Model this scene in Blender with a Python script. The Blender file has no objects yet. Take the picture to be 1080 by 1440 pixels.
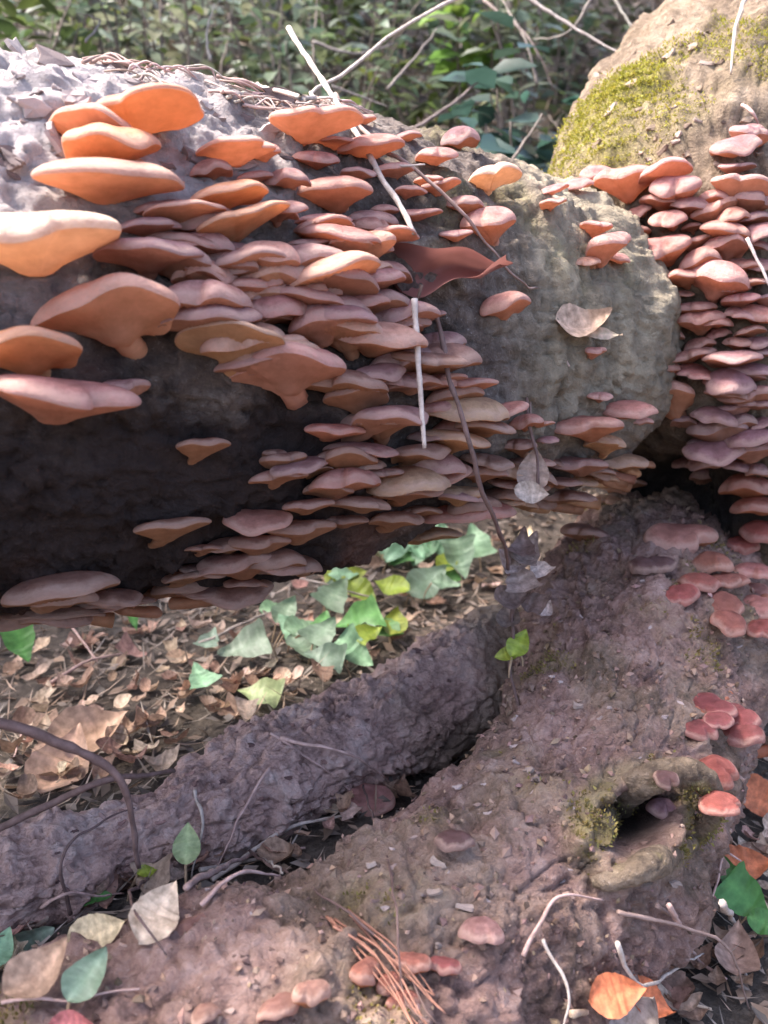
import bpy, math, random
import numpy as np
from mathutils import Vector, Matrix, Quaternion
from mathutils.bvhtree import BVHTree

random.seed(7)
RNG = np.random.default_rng(7)
scene = bpy.context.scene
C = scene.collection
rad = math.radians

# ------------------------------------------------------------------ camera
CAM_H, PITCH, VFOV = 0.62, 12.0, 60.0
F = 720.0 / math.tan(rad(VFOV / 2))
cam_d = bpy.data.cameras.new('camera')
cam = bpy.data.objects.new('camera', cam_d)
C.objects.link(cam)
cam.location = (0, 0, CAM_H)
cam.rotation_euler = (rad(90 - PITCH), 0, 0)
cam_d.sensor_fit = 'VERTICAL'
cam_d.sensor_height = 24
cam_d.sensor_width = 18
cam_d.angle = rad(VFOV)
cam_d.clip_start = 0.02
cam_d.clip_end = 400
cam_d.dof.use_dof = True
cam_d.dof.focus_distance = 0.98
cam_d.dof.aperture_fstop = 3.6
scene.camera = cam

# ------------------------------------------------------------------ sky, sun, exposure
SUN_EL, SUN_AZ = 60.0, 276.0        # azimuth clockwise from +Y: high over the left end of the log
w = bpy.data.worlds.new('World')
scene.world = w
w.use_nodes = True
nt = w.node_tree
bg = nt.nodes['Background']
sky = nt.nodes.new('ShaderNodeTexSky')
sky.sky_type = 'NISHITA'
sky.sun_disc = False
sky.sun_elevation = rad(SUN_EL)
sky.sun_rotation = rad(SUN_AZ)
sky.air_density = 0.6
sky.dust_density = 4.0
sky.ozone_density = 0.8
nt.links.new(sky.outputs[0], bg.inputs[0])
bg.inputs[1].default_value = 0.15
sd = bpy.data.lights.new('sun', 'SUN')
sun = bpy.data.objects.new('sun', sd)
C.objects.link(sun)
a = rad(SUN_AZ)
to_sun = Vector((math.sin(a) * math.cos(rad(SUN_EL)), math.cos(a) * math.cos(rad(SUN_EL)), math.sin(rad(SUN_EL))))
sun.rotation_euler = (-to_sun).to_track_quat('-Z', 'Y').to_euler()
sun.location = to_sun * 20
sd.energy = 2.1
sd.angle = rad(9)
sd.color = (1.0, 0.93, 0.86)
vs = scene.view_settings
vs.view_transform = 'Standard'
vs.look = 'None'
vs.exposure = 2.45
vs.gamma = 1
vs.use_curve_mapping = False

# ------------------------------------------------------------------ helpers
cp, sp = math.cos(rad(PITCH)), math.sin(rad(PITCH))
CAM = Vector((0, 0, CAM_H))
FWD = Vector((0, cp, -sp)); UP = Vector((0, sp, cp)); RIGHT = Vector((1, 0, 0))

def ray(px, py):
    return RIGHT * ((px - 540) / F) + UP * ((720 - py) / F) + FWD

def P(px, py, d):
    return CAM + ray(px, py) * d

def proj(p):
    v = p - CAM
    d = v.dot(FWD)
    return 540 + v.dot(RIGHT) / d * F, 720 - v.dot(UP) / d * F, d

def _h(ix, iy, iz, s):
    h = (ix.astype(np.uint32) * np.uint32(374761393) + iy.astype(np.uint32) * np.uint32(668265263)
         + iz.astype(np.uint32) * np.uint32(1440662683) + np.uint32((s * 974634777) % (2 ** 32)))
    h = (h ^ (h >> np.uint32(13))) * np.uint32(1274126177)
    h = h ^ (h >> np.uint32(16))
    h = h * np.uint32(2246822519)
    h = h ^ (h >> np.uint32(15))
    return (h & np.uint32(0xFFFF)).astype(np.float64) / 32767.5 - 1.0

def noise(p, freq=1.0, seed=0):
    q = np.asarray(p, dtype=np.float64) * freq + 1000.0
    i = np.floor(q).astype(np.int64)
    f = q - i
    f = f * f * f * (f * (f * 6 - 15) + 10)
    out = 0
    for dx in (0, 1):
        wx = f[:, 0] if dx else 1 - f[:, 0]
        for dy in (0, 1):
            wy = f[:, 1] if dy else 1 - f[:, 1]
            for dz in (0, 1):
                wz = f[:, 2] if dz else 1 - f[:, 2]
                out = out + wx * wy * wz * _h(i[:, 0] + dx, i[:, 1] + dy, i[:, 2] + dz, seed)
    return out

def fbm(p, freq, octv=4, seed=0, gain=0.5):
    s, a_, t = 0, 1.0, 0
    for k in range(octv):
        s = s + a_ * noise(p, freq * 2 ** k, seed + k * 17)
        t += a_
        a_ *= gain
    return s / t

def sstep(e0, e1, x):
    t = np.clip((x - e0) / (e1 - e0), 0, 1)
    return t * t * (3 - 2 * t)

def new_mesh(name, verts, faces, mat=None, smooth=True):
    me = bpy.data.meshes.new(name)
    me.from_pydata([tuple(v) for v in verts], [], faces)
    if smooth:
        me.polygons.foreach_set('use_smooth', [True] * len(me.polygons))
    if mat:
        me.materials.append(mat)
    me.update()
    return me

def link(name, data, parent=None, M=None):
    o = bpy.data.objects.new(name, data)
    C.objects.link(o)
    if parent is not None:
        o.parent = parent
    if M is not None:
        if parent is None:
            o.matrix_world = M
        else:
            o.matrix_local = M
    return o

def tag(o, label=None, cat=None, group=None, kind=None):
    if label: o['label'] = label
    if cat: o['category'] = cat
    if group: o['group'] = group
    if kind: o['kind'] = kind
    return o

def thing(name, label, cat, loc=(0, 0, 0), group=None):
    o = link(name, None)
    o.location = loc
    o.empty_display_size = 0.05
    return tag(o, label, cat, group)

# ---- materials
def mat_new(name):
    m = bpy.data.materials.new(name)
    m.use_nodes = True
    n = m.node_tree
    return m, n, n.nodes['Principled BSDF']

def nd(n, typ, **kw):
    x = n.nodes.new(typ)
    for k, v in kw.items():
        if isinstance(k, str) and hasattr(x, k):
            setattr(x, k, v)
    return x

def ramp(n, fac, stops):
    r = n.nodes.new('ShaderNodeValToRGB')
    el = r.color_ramp.elements
    while len(el) < len(stops):
        el.new(0.5)
    for e, (p, c) in zip(el, stops):
        e.position = p
        e.color = (*c, 1)
    n.links.new(fac, r.inputs[0])
    return r.outputs[0]

def mixc(n, fac, a_, b_, mode='MIX'):
    x = n.nodes.new('ShaderNodeMix')
    x.data_type = 'RGBA'
    x.blend_type = mode
    for sock, v in ((x.inputs[0], fac), (x.inputs[6], a_), (x.inputs[7], b_)):
        if isinstance(v, (int, float)):
            sock.default_value = v
        elif isinstance(v, tuple):
            sock.default_value = (*v, 1)
        else:
            n.links.new(v, sock)
    return x.outputs[2]

def tex(n, coord, scale, detail=6, rough=0.6, dist=0.0):
    t = n.nodes.new('ShaderNodeTexNoise')
    t.inputs['Scale'].default_value = scale
    t.inputs['Detail'].default_value = detail
    t.inputs['Roughness'].default_value = rough
    t.inputs['Distortion'].default_value = dist
    n.links.new(coord, t.inputs['Vector'])
    return t.outputs['Fac']

def mathn(n, op, a_, b_=0.0):
    x = n.nodes.new('ShaderNodeMath')
    x.operation = op
    for i, v in enumerate((a_, b_)):
        if isinstance(v, (int, float)):
            x.inputs[i].default_value = v
        else:
            n.links.new(v, x.inputs[i])
    return x.outputs[0]

def bump(n, bsdf, h, strength=0.5, dist=0.004):
    b = n.nodes.new('ShaderNodeBump')
    b.inputs['Strength'].default_value = strength
    b.inputs['Distance'].default_value = dist
    n.links.new(h, b.inputs['Height'])
    n.links.new(b.outputs[0], bsdf.inputs['Normal'])

def bark_mat(name, dark, mid, light, fleck, crack=60.0, rough=0.85):
    """bark: three-tone noise, cracks, pale flecks; mesh attributes 'moss' and 'tint' add moss, bark tones and painted shade"""
    m, n, b = mat_new(name)
    tc = nd(n, 'ShaderNodeTexCoord').outputs['Object']
    n1 = tex(n, tc, 11, 10, 0.7, 0.6)
    n2 = tex(n, tc, 75, 10, 0.75, 0.4)
    n3 = tex(n, tc, 340, 4, 0.6)
    v = nd(n, 'ShaderNodeTexVoronoi'); v.feature = 'DISTANCE_TO_EDGE'
    v.inputs['Scale'].default_value = crack
    wv = nd(n, 'ShaderNodeVectorMath'); wv.operation = 'ADD'
    nz = nd(n, 'ShaderNodeTexNoise'); nz.inputs['Scale'].default_value = 25
    n.links.new(tc, nz.inputs['Vector'])
    sc = nd(n, 'ShaderNodeVectorMath'); sc.operation = 'SCALE'; sc.inputs[3].default_value = 0.05
    n.links.new(nz.outputs['Color'], sc.inputs[0])
    n.links.new(tc, wv.inputs[0]); n.links.new(sc.outputs[0], wv.inputs[1])
    n.links.new(wv.outputs[0], v.inputs['Vector'])
    mixf = mathn(n, 'ADD', mathn(n, 'MULTIPLY', n1, 0.55), mathn(n, 'MULTIPLY', n2, 0.45))
    base = ramp(n, mixf, [(0.38, dark), (0.5, mid), (0.62, light)])
    crk = ramp(n, v.outputs['Distance'], [(0.0, (0.45, 0.42, 0.42)), (0.10, (1, 1, 1))])
    base = mixc(n, 0.22, base, crk, 'MULTIPLY')
    fl = ramp(n, n3, [(0.60, (0, 0, 0)), (0.70, (1, 1, 1))])
    fl2 = mathn(n, 'MULTIPLY', fl, ramp(n, n2, [(0.46, (0, 0, 0)), (0.58, (1, 1, 1))]))
    base = mixc(n, mathn(n, 'MULTIPLY', fl2, 0.75), base, fleck)
    at = nd(n, 'ShaderNodeAttribute'); at.attribute_name = 'tint'
    base = mixc(n, at.outputs['Alpha'], base, mixc(n, 0.65, at.outputs['Color'], mixc(n, 1.0, at.outputs['Color'], ramp(n, mixf, [(0.3, (0.35, 0.35, 0.35)), (0.65, (1.7, 1.7, 1.7))]), 'MULTIPLY')))
    mo = nd(n, 'ShaderNodeAttribute'); mo.attribute_name = 'moss'
    mm = mathn(n, 'MULTIPLY', mo.outputs['Fac'], ramp(n, n2, [(0.38, (0.2, 0.2, 0.2)), (0.55, (1, 1, 1))]))
    mc = ramp(n, n3, [(0.35, (0.10, 0.11, 0.015)), (0.65, (0.42, 0.38, 0.045))])
    base = mixc(n, mm, base, mc)
    n.links.new(base, b.inputs['Base Color'])
    b.inputs['Roughness'].default_value = rough
    b.inputs['Specular IOR Level'].default_value = 0.3
    hh = mathn(n, 'ADD', mathn(n, 'MULTIPLY', n2, 1.0), mathn(n, 'MULTIPLY', n3, 0.5))
    hh = mathn(n, 'ADD', hh, mathn(n, 'MULTIPLY', mathn(n, 'MINIMUM', v.outputs['Distance'], 0.12), 0.8))
    bump(n, b, hh, 1.0, 0.010)
    return m

def simple_mat(name, c1, c2, scale=40, rough=0.7, spec=0.3, bstr=0.4, bdist=0.002, sss=0.0, objcol=False):
    m, n, b = mat_new(name)
    tc = nd(n, 'ShaderNodeTexCoord').outputs['Object']
    t = tex(n, tc, scale, 6, 0.65)
    col = ramp(n, t, [(0.32, c1), (0.68, c2)])
    if objcol:
        oi = nd(n, 'ShaderNodeObjectInfo')
        col = mixc(n, 1.0, oi.outputs['Color'], col, 'MULTIPLY')
    n.links.new(col, b.inputs['Base Color'])
    b.inputs['Roughness'].default_value = rough
    b.inputs['Specular IOR Level'].default_value = spec
    if sss:
        b.inputs['Subsurface Weight'].default_value = sss
        b.inputs['Subsurface Radius'].default_value = (1.0, 0.35, 0.15)
        b.inputs['Subsurface Scale'].default_value = 0.01
    bump(n, b, t, bstr, bdist)
    return m

def leaf_mat(name, c1, c2, scale=30, rough=0.45, transl=0.35, objcol=False):
    m, n, b = mat_new(name)
    tc = nd(n, 'ShaderNodeTexCoord').outputs['Object']
    t = tex(n, tc, scale, 5, 0.6)
    col = ramp(n, t, [(0.3, c1), (0.7, c2)])
    if objcol:
        oi = nd(n, 'ShaderNodeObjectInfo')
        col = mixc(n, 1.0, oi.outputs['Color'], col, 'MULTIPLY')
    at = nd(n, 'ShaderNodeAttribute'); at.attribute_name = 'shade'
    col = mixc(n, 1.0, col, at.outputs['Color'], 'MULTIPLY')
    n.links.new(col, b.inputs['Base Color'])
    b.inputs['Roughness'].default_value = rough
    tr = nd(n, 'ShaderNodeBsdfTranslucent')
    n.links.new(col, tr.inputs['Color'])
    mx = nd(n, 'ShaderNodeMixShader'); mx.inputs[0].default_value = transl
    out = n.nodes['Material Output']
    n.links.new(b.outputs[0], mx.inputs[1]); n.links.new(tr.outputs[0], mx.inputs[2])
    n.links.new(mx.outputs[0], out.inputs['Surface'])
    bump(n, b, t, 0.3, 0.002)
    return m

def translucent(n, b, col, fac):
    tr = nd(n, 'ShaderNodeBsdfTranslucent')
    n.links.new(mixc(n, 0.4, col, (0.93, 0.50, 0.28)), tr.inputs['Color'])
    mx = nd(n, 'ShaderNodeMixShader'); mx.inputs[0].default_value = fac
    n.links.new(b.outputs[0], mx.inputs[1]); n.links.new(tr.outputs[0], mx.inputs[2])
    n.links.new(mx.outputs[0], n.nodes['Material Output'].inputs['Surface'])

def cap_mat():
    m, n, b = mat_new('mushroom_cap')
    tc = nd(n, 'ShaderNodeTexCoord').outputs['Object']
    oi = nd(n, 'ShaderNodeObjectInfo')
    ad = nd(n, 'ShaderNodeVectorMath'); ad.operation = 'ADD'
    rnd = nd(n, 'ShaderNodeVectorMath'); rnd.operation = 'SCALE'; rnd.inputs[0].default_value = (13, 7, 5)
    n.links.new(oi.outputs['Random'], rnd.inputs[3])
    n.links.new(tc, ad.inputs[0]); n.links.new(rnd.outputs[0], ad.inputs[1])
    t = tex(n, ad.outputs[0], 4, 8, 0.65)
    t2 = tex(n, ad.outputs[0], 26, 6, 0.7)
    v = ramp(n, t, [(0.25, (0.55, 0.47, 0.47)), (0.5, (1, 1, 1)), (0.75, (1.28, 1.36, 1.40))])
    col = mixc(n, 1.0, oi.outputs['Color'], v, 'MULTIPLY')
    v2 = ramp(n, t2, [(0.3, (0.8, 0.74, 0.72)), (0.6, (1.06, 1.06, 1.06))])
    col = mixc(n, 0.7, col, v2, 'MULTIPLY')
    col = mixc(n, 0.07, col, (0.86, 0.62, 0.54))
    t3 = tex(n, ad.outputs[0], 75, 4, 0.6)
    col = mixc(n, 0.35, col, ramp(n, t3, [(0.30, (0.62, 0.52, 0.50)), (0.42, (1, 1, 1)), (0.62, (1, 1, 1)), (0.72, (1.25, 1.25, 1.2))]), 'MULTIPLY')
    at = nd(n, 'ShaderNodeAttribute'); at.attribute_name = 'rim'
    rz = mathn(n, 'ADD', at.outputs['Fac'], mathn(n, 'MULTIPLY', mathn(n, 'SUBTRACT', t, 0.5), 0.35))
    col = mixc(n, 1.0, col, ramp(n, rz, [(0.1, (0.66, 0.58, 0.60)), (0.45, (0.95, 0.92, 0.92)), (0.6, (0.80, 0.75, 0.75)), (0.75, (1.05, 1.03, 1.02))]), 'MULTIPLY')
    col = mixc(n, mathn(n, 'MULTIPLY', ramp(n, rz, [(0.80, (0, 0, 0)), (0.93, (1, 1, 1)), (1.0, (.5, .5, .5))]), 0.42), col, (0.88, 0.64, 0.52))
    n.links.new(col, b.inputs['Base Color'])
    b.inputs['Roughness'].default_value = 0.5
    b.inputs['Specular IOR Level'].default_value = 0.35
    translucent(n, b, col, 0.30)
    bump(n, b, mathn(n, 'ADD', mathn(n, 'ADD', t, mathn(n, 'MULTIPLY', t2, 0.5)), mathn(n, 'MULTIPLY', t3, 0.06)), 0.5, 0.06)
    return m

def gill_mat():
    m, n, b = mat_new('mushroom_gills')
    tc = nd(n, 'ShaderNodeTexCoord').outputs['Object']
    oi = nd(n, 'ShaderNodeObjectInfo')
    t = tex(n, tc, 7, 5, 0.6)
    v = ramp(n, t, [(0.3, (0.85, 0.8, 0.75)), (0.7, (1.15, 1.15, 1.15))])
    col = mixc(n, 0.35, oi.outputs['Color'], (0.75, 0.42, 0.22))
    col = mixc(n, 1.0, col, v, 'MULTIPLY')
    n.links.new(col, b.inputs['Base Color'])
    b.inputs['Roughness'].default_value = 0.6
    b.inputs['Specular IOR Level'].default_value = 0.2
    translucent(n, b, col, 0.45)
    return m

M_CAP, M_GILL = cap_mat(), gill_mat()
M_BARK_A = bark_mat('bark_grey_brown', (0.055, 0.042, 0.038), (0.17, 0.13, 0.11), (0.30, 0.25, 0.215), (0.5, 0.45, 0.42), 45)
M_BARK_B = bark_mat('bark_tan', (0.10, 0.07, 0.05), (0.26, 0.19, 0.13), (0.42, 0.32, 0.24), (0.58, 0.46, 0.38), 38)
M_BARK_C = bark_mat('bark_pinkish', (0.11, 0.065, 0.055), (0.35, 0.215, 0.18), (0.52, 0.36, 0.315), (0.58, 0.46, 0.42), 55)
M_BARK_D = bark_mat('bark_reddish', (0.24, 0.14, 0.12), (0.64, 0.42, 0.36), (0.78, 0.60, 0.54), (0.55, 0.42, 0.4), 70)
M_FLAKE = simple_mat('bark_flake', (0.45, 0.42, 0.42), (1.25, 1.2, 1.2), 60, 0.8, 0.3, 0.5, 0.003, objcol=True)
M_WOOD = simple_mat('dead_wood', (0.6, 0.56, 0.54), (1.2, 1.2, 1.2), 80, 0.7, 0.3, 0.5, 0.002, objcol=True)
M_DEAD = leaf_mat('dead_leaf', (0.5, 0.44, 0.40), (1.25, 1.2, 1.15), 7, 0.65, 0.2, True)
M_GREEN = leaf_mat('green_leaf', (0.68, 0.76, 0.64), (1.2, 1.15, 1.1), 7, 0.5, 0.3, True)
M_BUSH = leaf_mat('bush_leaf', (0.6, 0.65, 0.6), (1.25, 1.25, 1.2), 8, 0.4, 0.35, True)
M_LITTER = leaf_mat('leaf_litter', (0.7, 0.66, 0.62), (1.15, 1.1, 1.08), 20, 0.7, 0.15, True)
M_MOSS = leaf_mat('moss_tufts', (0.6, 0.65, 0.5), (1.2, 1.2, 1.1), 60, 0.7, 0.35, True)
M_STONE = simple_mat('pebble', (0.6, 0.58, 0.56), (1.15, 1.15, 1.15), 90, 0.8, 0.3, 0.4, 0.002, objcol=True)

# ------------------------------------------------------------------ the ground
def ground_z(x, y):
    """forest floor: flat by the log, then a bank climbing behind it"""
    s = np.maximum(0, y - 1.75)
    z = 0.55 * (np.sqrt(s * s + 0.16) - 0.4)
    z = z + 0.03 * np.maximum(0, y - 0.9)
    z = z - 0.13 * sstep(0.02, 0.30, x + .35 * (y - .85)) * sstep(1.45, 1.0, y)
    far = np.maximum(0, y - 14)
    z = z - 0.28 * far * (far / (far + 4))
    p = np.stack([x, y, 0 * x], 1)
    return z + 0.03 * fbm(p, 1.3, 3, 5) + 0.012 * fbm(p, 7, 4, 9) + 0.12 * np.clip((y - 2) / 3, 0, 1) * fbm(p, 0.7, 3, 21)

def gz(x, y):
    return float(ground_z(np.array([x], float), np.array([y], float))[0])

def axis_pts(lo, hi, fine_lo, fine_hi, step, grow):
    mid = list(np.arange(fine_lo, fine_hi, step))
    l, s, v = [], step, fine_lo
    while v > lo:
        s *= grow; v -= s; l.append(v)
    r, s, v = [], step, mid[-1]
    while v < hi:
        s *= grow; v += s; r.append(v)
    return np.array(l[::-1] + mid + r)

gx = axis_pts(-60, 60, -1.6, 1.6, 0.014, 1.10)
gy = axis_pts(-30, 120, 0.2, 2.6, 0.014, 1.10)
X, Y = np.meshgrid(gx, gy)
Z = ground_z(X.ravel(), Y.ravel())
gv = np.stack([X.ravel(), Y.ravel(), Z], 1)
nxg, nyg = len(gx), len(gy)
gf = [(j * nxg + i, j * nxg + i + 1, (j + 1) * nxg + i + 1, (j + 1) * nxg + i) for j in range(nyg - 1) for i in range(nxg - 1)]
m, n, b = mat_new('forest_soil')
tc = nd(n, 'ShaderNodeTexCoord').outputs['Object']
t1, t2, t3 = tex(n, tc, 5, 8, 0.65), tex(n, tc, 60, 8, 0.7), tex(n, tc, 220, 4, 0.6)
col = ramp(n, mathn(n, 'ADD', mathn(n, 'MULTIPLY', t1, 0.4), mathn(n, 'MULTIPLY', t2, 0.6)),
           [(0.34, (0.025, 0.018, 0.015)), (0.5, (0.085, 0.065, 0.05)), (0.66, (0.19, 0.15, 0.12))])
n.links.new(col, b.inputs['Base Color'])
b.inputs['Roughness'].default_value = 0.95
bump(n, b, mathn(n, 'ADD', t2, mathn(n, 'MULTIPLY', t3, 0.5)), 1.0, 0.012)
ground = link('ground', new_mesh('ground', gv, gf, m))
tag(ground, kind='structure')
BVH = {'ground': BVHTree.FromPolygons([Vector(v) for v in gv], gf)}

# ------------------------------------------------------------------ log builder
def spline(ctrl, n_out):
    pts = np.array([[*c[0], c[1]] for c in ctrl])
    pts = np.vstack([2 * pts[0] - pts[1], pts, 2 * pts[-1] - pts[-2]])
    segs = len(ctrl) - 1
    d = []
    for s in range(segs):
        p0, p1, p2, p3 = pts[s:s + 4]
        for t in np.linspace(0, 1, 60, endpoint=False):
            d.append(0.5 * ((2 * p1) + (-p0 + p2) * t + (2 * p0 - 5 * p1 + 4 * p2 - p3) * t * t + (-p0 + 3 * p1 - 3 * p2 + p3) * t ** 3))
    d.append(pts[-2])
    d = np.array(d)
    L = np.concatenate([[0], np.cumsum(np.linalg.norm(np.diff(d[:, :3], axis=0), axis=1))])
    s = np.linspace(0, L[-1], n_out)
    return np.stack([np.interp(s, L, d[:, k]) for k in range(4)], 1), s

def frames(c):
    T = np.gradient(c, axis=0)
    T /= np.linalg.norm(T, axis=1)[:, None]
    A_ = np.zeros_like(T)
    up = np.array([0, 0, 1.0]) if abs(T[0, 2]) < 0.9 else np.array([0, 1.0, 0])
    v = up - T[0] * up.dot(T[0]); A_[0] = v / np.linalg.norm(v)
    for i in range(1, len(T)):
        v = A_[i - 1] - T[i] * A_[i - 1].dot(T[i])
        A_[i] = v / np.linalg.norm(v)
    return T, A_, np.cross(T, A_)

def log_mesh(ctrl, nu, nv, disp, dome0=0.0, dome1=0.0, post=None):
    sp_, s = spline(ctrl, nu)
    c, r = sp_[:, :3], sp_[:, 3].copy()
    L = s[-1]
    if dome1:
        x = np.clip((s - (L - dome1)) / dome1, 0, 1); r *= np.sqrt(np.maximum(1 - x ** 2.4, 0.0004))
    if dome0:
        x = np.clip((dome0 - s) / dome0, 0, 1); r *= np.sqrt(np.maximum(1 - x ** 2.6, 0.0004))
    T, A_, B_ = frames(c)
    ang = np.linspace(0, 2 * np.pi, nv, endpoint=False)
    rd = A_[:, None, :] * np.cos(ang)[None, :, None] + B_[:, None, :] * np.sin(ang)[None, :, None]
    p = (c[:, None, :] + rd * r[:, None, None]).reshape(-1, 3)
    rdv = rd.reshape(-1, 3)
    S = np.repeat(s, nv); AN = np.tile(ang, nu); RR = np.repeat(r, nv)
    d = disp(p, S, AN, RR, L)
    d = d * np.clip(RR / 0.05, 0, 1)
    v = p + rdv * d[:, None]
    if post is not None:
        v = post(v, rdv)
    idx = np.arange(nu * nv).reshape(nu, nv)
    a_ = idx[:-1]; b_ = idx[1:]
    f = np.stack([a_, b_, np.roll(b_, -1, 1), np.roll(a_, -1, 1)], -1).reshape(-1, 4)
    faces = [tuple(x) for x in f.tolist()]
    faces.append(tuple(idx[0][::-1].tolist())); faces.append(tuple(idx[-1].tolist()))
    return v, faces, dict(S=S, ang=AN, rd=rdv, r=RR, L=L)

def bark_disp(seed, big=0.02, mid=0.007, fine=0.003, ridge=0.0, rfreq=(8, 60), around=False):
    def f(p, S, AN, RR, L):
        d = big * fbm(p, 4.5, 2, seed) + mid * fbm(p, 22, 3, seed + 3) + fine * fbm(p, 85, 3, seed + 5)
        if ridge:
            q = np.stack([S * rfreq[0], np.cos(AN) * RR * rfreq[1], np.sin(AN) * RR * rfreq[1]], 1)
            rr = 1 - np.abs(fbm(q, 1.0, 3, seed + 9)) * 2.2
            d = d + ridge * (rr - 0.5)
        pl = fbm(p, 16, 4, seed + 21, .6)
        q2 = np.stack([S * 9, np.cos(AN) * RR * 30, np.sin(AN) * RR * 30], 1)
        d = d - mid * 0.55 * np.exp(-(fbm(q2, 1.0, 3, seed + 31) / .05) ** 2) - mid * 0.35 * np.exp(-(fbm(p, 40, 2, seed + 41) / .07) ** 2)
        d = d + mid * 0.45 * (sstep(-.05, .0, pl) + sstep(.16, .20, pl) - sstep(-.26, -.22, -pl - .02) * .5)
        return d
    return f

def finish_log(name, v, f, mat, parent, moss=None, tint=None):
    base = parent.location
    o = link(name, new_mesh(name, v - np.array(base), f, mat), parent)
    me = o.data
    nvn = len(v)
    at = me.attributes.new('moss', 'FLOAT', 'POINT')
    at.data.foreach_set('value', (moss if moss is not None else np.zeros(nvn)).astype(np.float32))
    at = me.attributes.new('tint', 'FLOAT_COLOR', 'POINT')
    at.data.foreach_set('color', (tint if tint is not None else np.zeros((nvn, 4))).astype(np.float32).ravel())
    BVH[name + str(len(BVH))] = BVHTree.FromPolygons([Vector(x) for x in v.tolist()], f)
    return o

def cast(px, py, only=None):
    dr = ray(px, py); k = dr.length; dn = dr / k
    best = None
    for nm, b_ in BVH.items():
        if only and not nm.startswith(only):
            continue
        h, nrm, i, dist = b_.ray_cast(CAM, dn)
        if h is not None and (best is None or dist < best[2]):
            if nrm.dot(dn) > 0: nrm = -nrm
            best = (h, nrm, dist, nm)
    return best

def nearest(p, only=None):
    best = None
    for nm, b_ in BVH.items():
        if nm == 'ground' or (only and not nm.startswith(only)):
            continue
        h, nrm, i, dist = b_.find_nearest(p)
        if h is not None and (best is None or dist < best[2]):
            best = (h, nrm, dist, nm)
    return best

# ------------------------------------------------------------------ the fallen tree
tree = thing('fallen_tree', 'thick forked fallen tree crowded with pink shelf mushrooms', 'fallen tree', (0.35, 1.35, 0.0))

# trunk: comes in from the left, ends in a swollen collar at the fork
A_ctrl = [(Vector((-1.5, 0.45, 0.60)), 0.30), (Vector((-0.95, 0.67, 0.60)), 0.295), (P(0, 480, 0.97), 0.292), (P(350, 490, 1.13), 0.288),
          (P(560, 484, 1.22), 0.260), (P(690, 480, 1.30), 0.242), (P(742, 486, 1.345), 0.232), (P(800, 480, 1.44), 0.175), (P(870, 450, 1.60), 0.09)]
def dispA(p, S, AN, RR, L):
    d = bark_disp(1, 0.022, 0.010, 0.004, 0.006, (4, 22))(p, S, AN, RR, L)
    q = np.stack([S * 26, np.cos(AN) * 1.6, np.sin(AN) * 1.6], 1)
    end = sstep(L - 0.70, L - 0.48, S)
    rib = fbm(q, 1.0, 3, 44)
    pit = noise(p, 120, 7); pit2 = noise(p, 60, 19)
    return d * (1 - 0.35 * end) + end * (0.012 * rib - 0.006 * np.exp(-(fbm(q, 1.7, 2, 77) / .07) ** 2) - 0.003 * sstep(.45, .7, pit) - 0.004 * sstep(.5, .7, pit2))
v, f, info = log_mesh(A_ctrl, 620, 460, dispA, dome1=0.08)
N_ = fbm(v, 9, 4, 61)
tint = np.zeros((len(v), 4))
rdz = info['rd'][:, 2]
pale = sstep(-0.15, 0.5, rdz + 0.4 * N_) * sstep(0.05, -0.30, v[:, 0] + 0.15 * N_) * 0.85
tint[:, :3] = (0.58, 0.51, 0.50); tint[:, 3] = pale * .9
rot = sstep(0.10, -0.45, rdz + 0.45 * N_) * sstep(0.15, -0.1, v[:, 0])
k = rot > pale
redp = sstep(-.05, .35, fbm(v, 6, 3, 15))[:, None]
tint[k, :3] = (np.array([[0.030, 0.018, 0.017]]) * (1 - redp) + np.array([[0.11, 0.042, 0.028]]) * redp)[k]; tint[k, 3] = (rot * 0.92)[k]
col_end = sstep(0.10, 0.22, v[:, 0] + 0.05 * N_) * sstep(-0.75, -0.1, rdz)
k = (col_end > tint[:, 3])
qq = np.stack([info['S'] * 40, np.cos(info['ang']) * 2.0, np.sin(info['ang']) * 2.0], 1)
str_ = np.clip(1 + 0.75 * fbm(qq, 1.0, 4, 55, .7), .35, 1.6)[:, None]
tint[k, :3] = (np.array([[0.40, 0.335, 0.235]]) * str_)[k]; tint[k, 3] = (col_end * 0.75)[k]
moss = sstep(0.15, 0.5, fbm(v, 13, 3, 71)) * sstep(0.0, 0.6, rdz) * 0.25 * sstep(-0.1, 0.1, v[:, 0])
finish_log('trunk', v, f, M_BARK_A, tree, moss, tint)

# limb: climbs away to the upper right, its foot turns down behind the collar
B_ctrl = [(P(1110, 830, 1.85), 0.20), (P(1060, 660, 1.60), 0.25), (P(1005, 470, 1.46), 0.262), (P(975, 290, 1.50), 0.262), (P(1120, 125, 1.78), 0.272),
          (P(1370, -110, 2.25), 0.27), (P(1700, -420, 3.0), 0.25)]
FORK_GAP = np.array(P(925, 715, 1.45))
def hollow(v, rd):  # made-up dent that helps keep the gap under the fork dark
    d = (v - FORK_GAP) / np.array([0.12, 0.16, 0.085])
    return v - rd * (0.17 * np.exp(-np.sum(d * d, 1)) * (1 + .5 * fbm(v, 20, 2, 2)))[:, None]
v, f, info = log_mesh(B_ctrl, 460, 320, bark_disp(12, 0.022, 0.010, 0.004, 0.004, (9, 9)), dome0=0.12, post=hollow)
shade_tintB = np.zeros((len(v), 4)); shade_tintB[:, :3] = (0.02, 0.016, 0.016)
shade_tintB[:, 3] = np.clip(1.5 * np.exp(-np.sum(((v - FORK_GAP) / np.array([0.16, 0.24, 0.10])) ** 2, 1)) + .35 * fbm(v, 14, 3, 6), 0, 1) * (v[:, 2] < .72)  # near-black colour paints the shade of the gap under the fork
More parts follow.
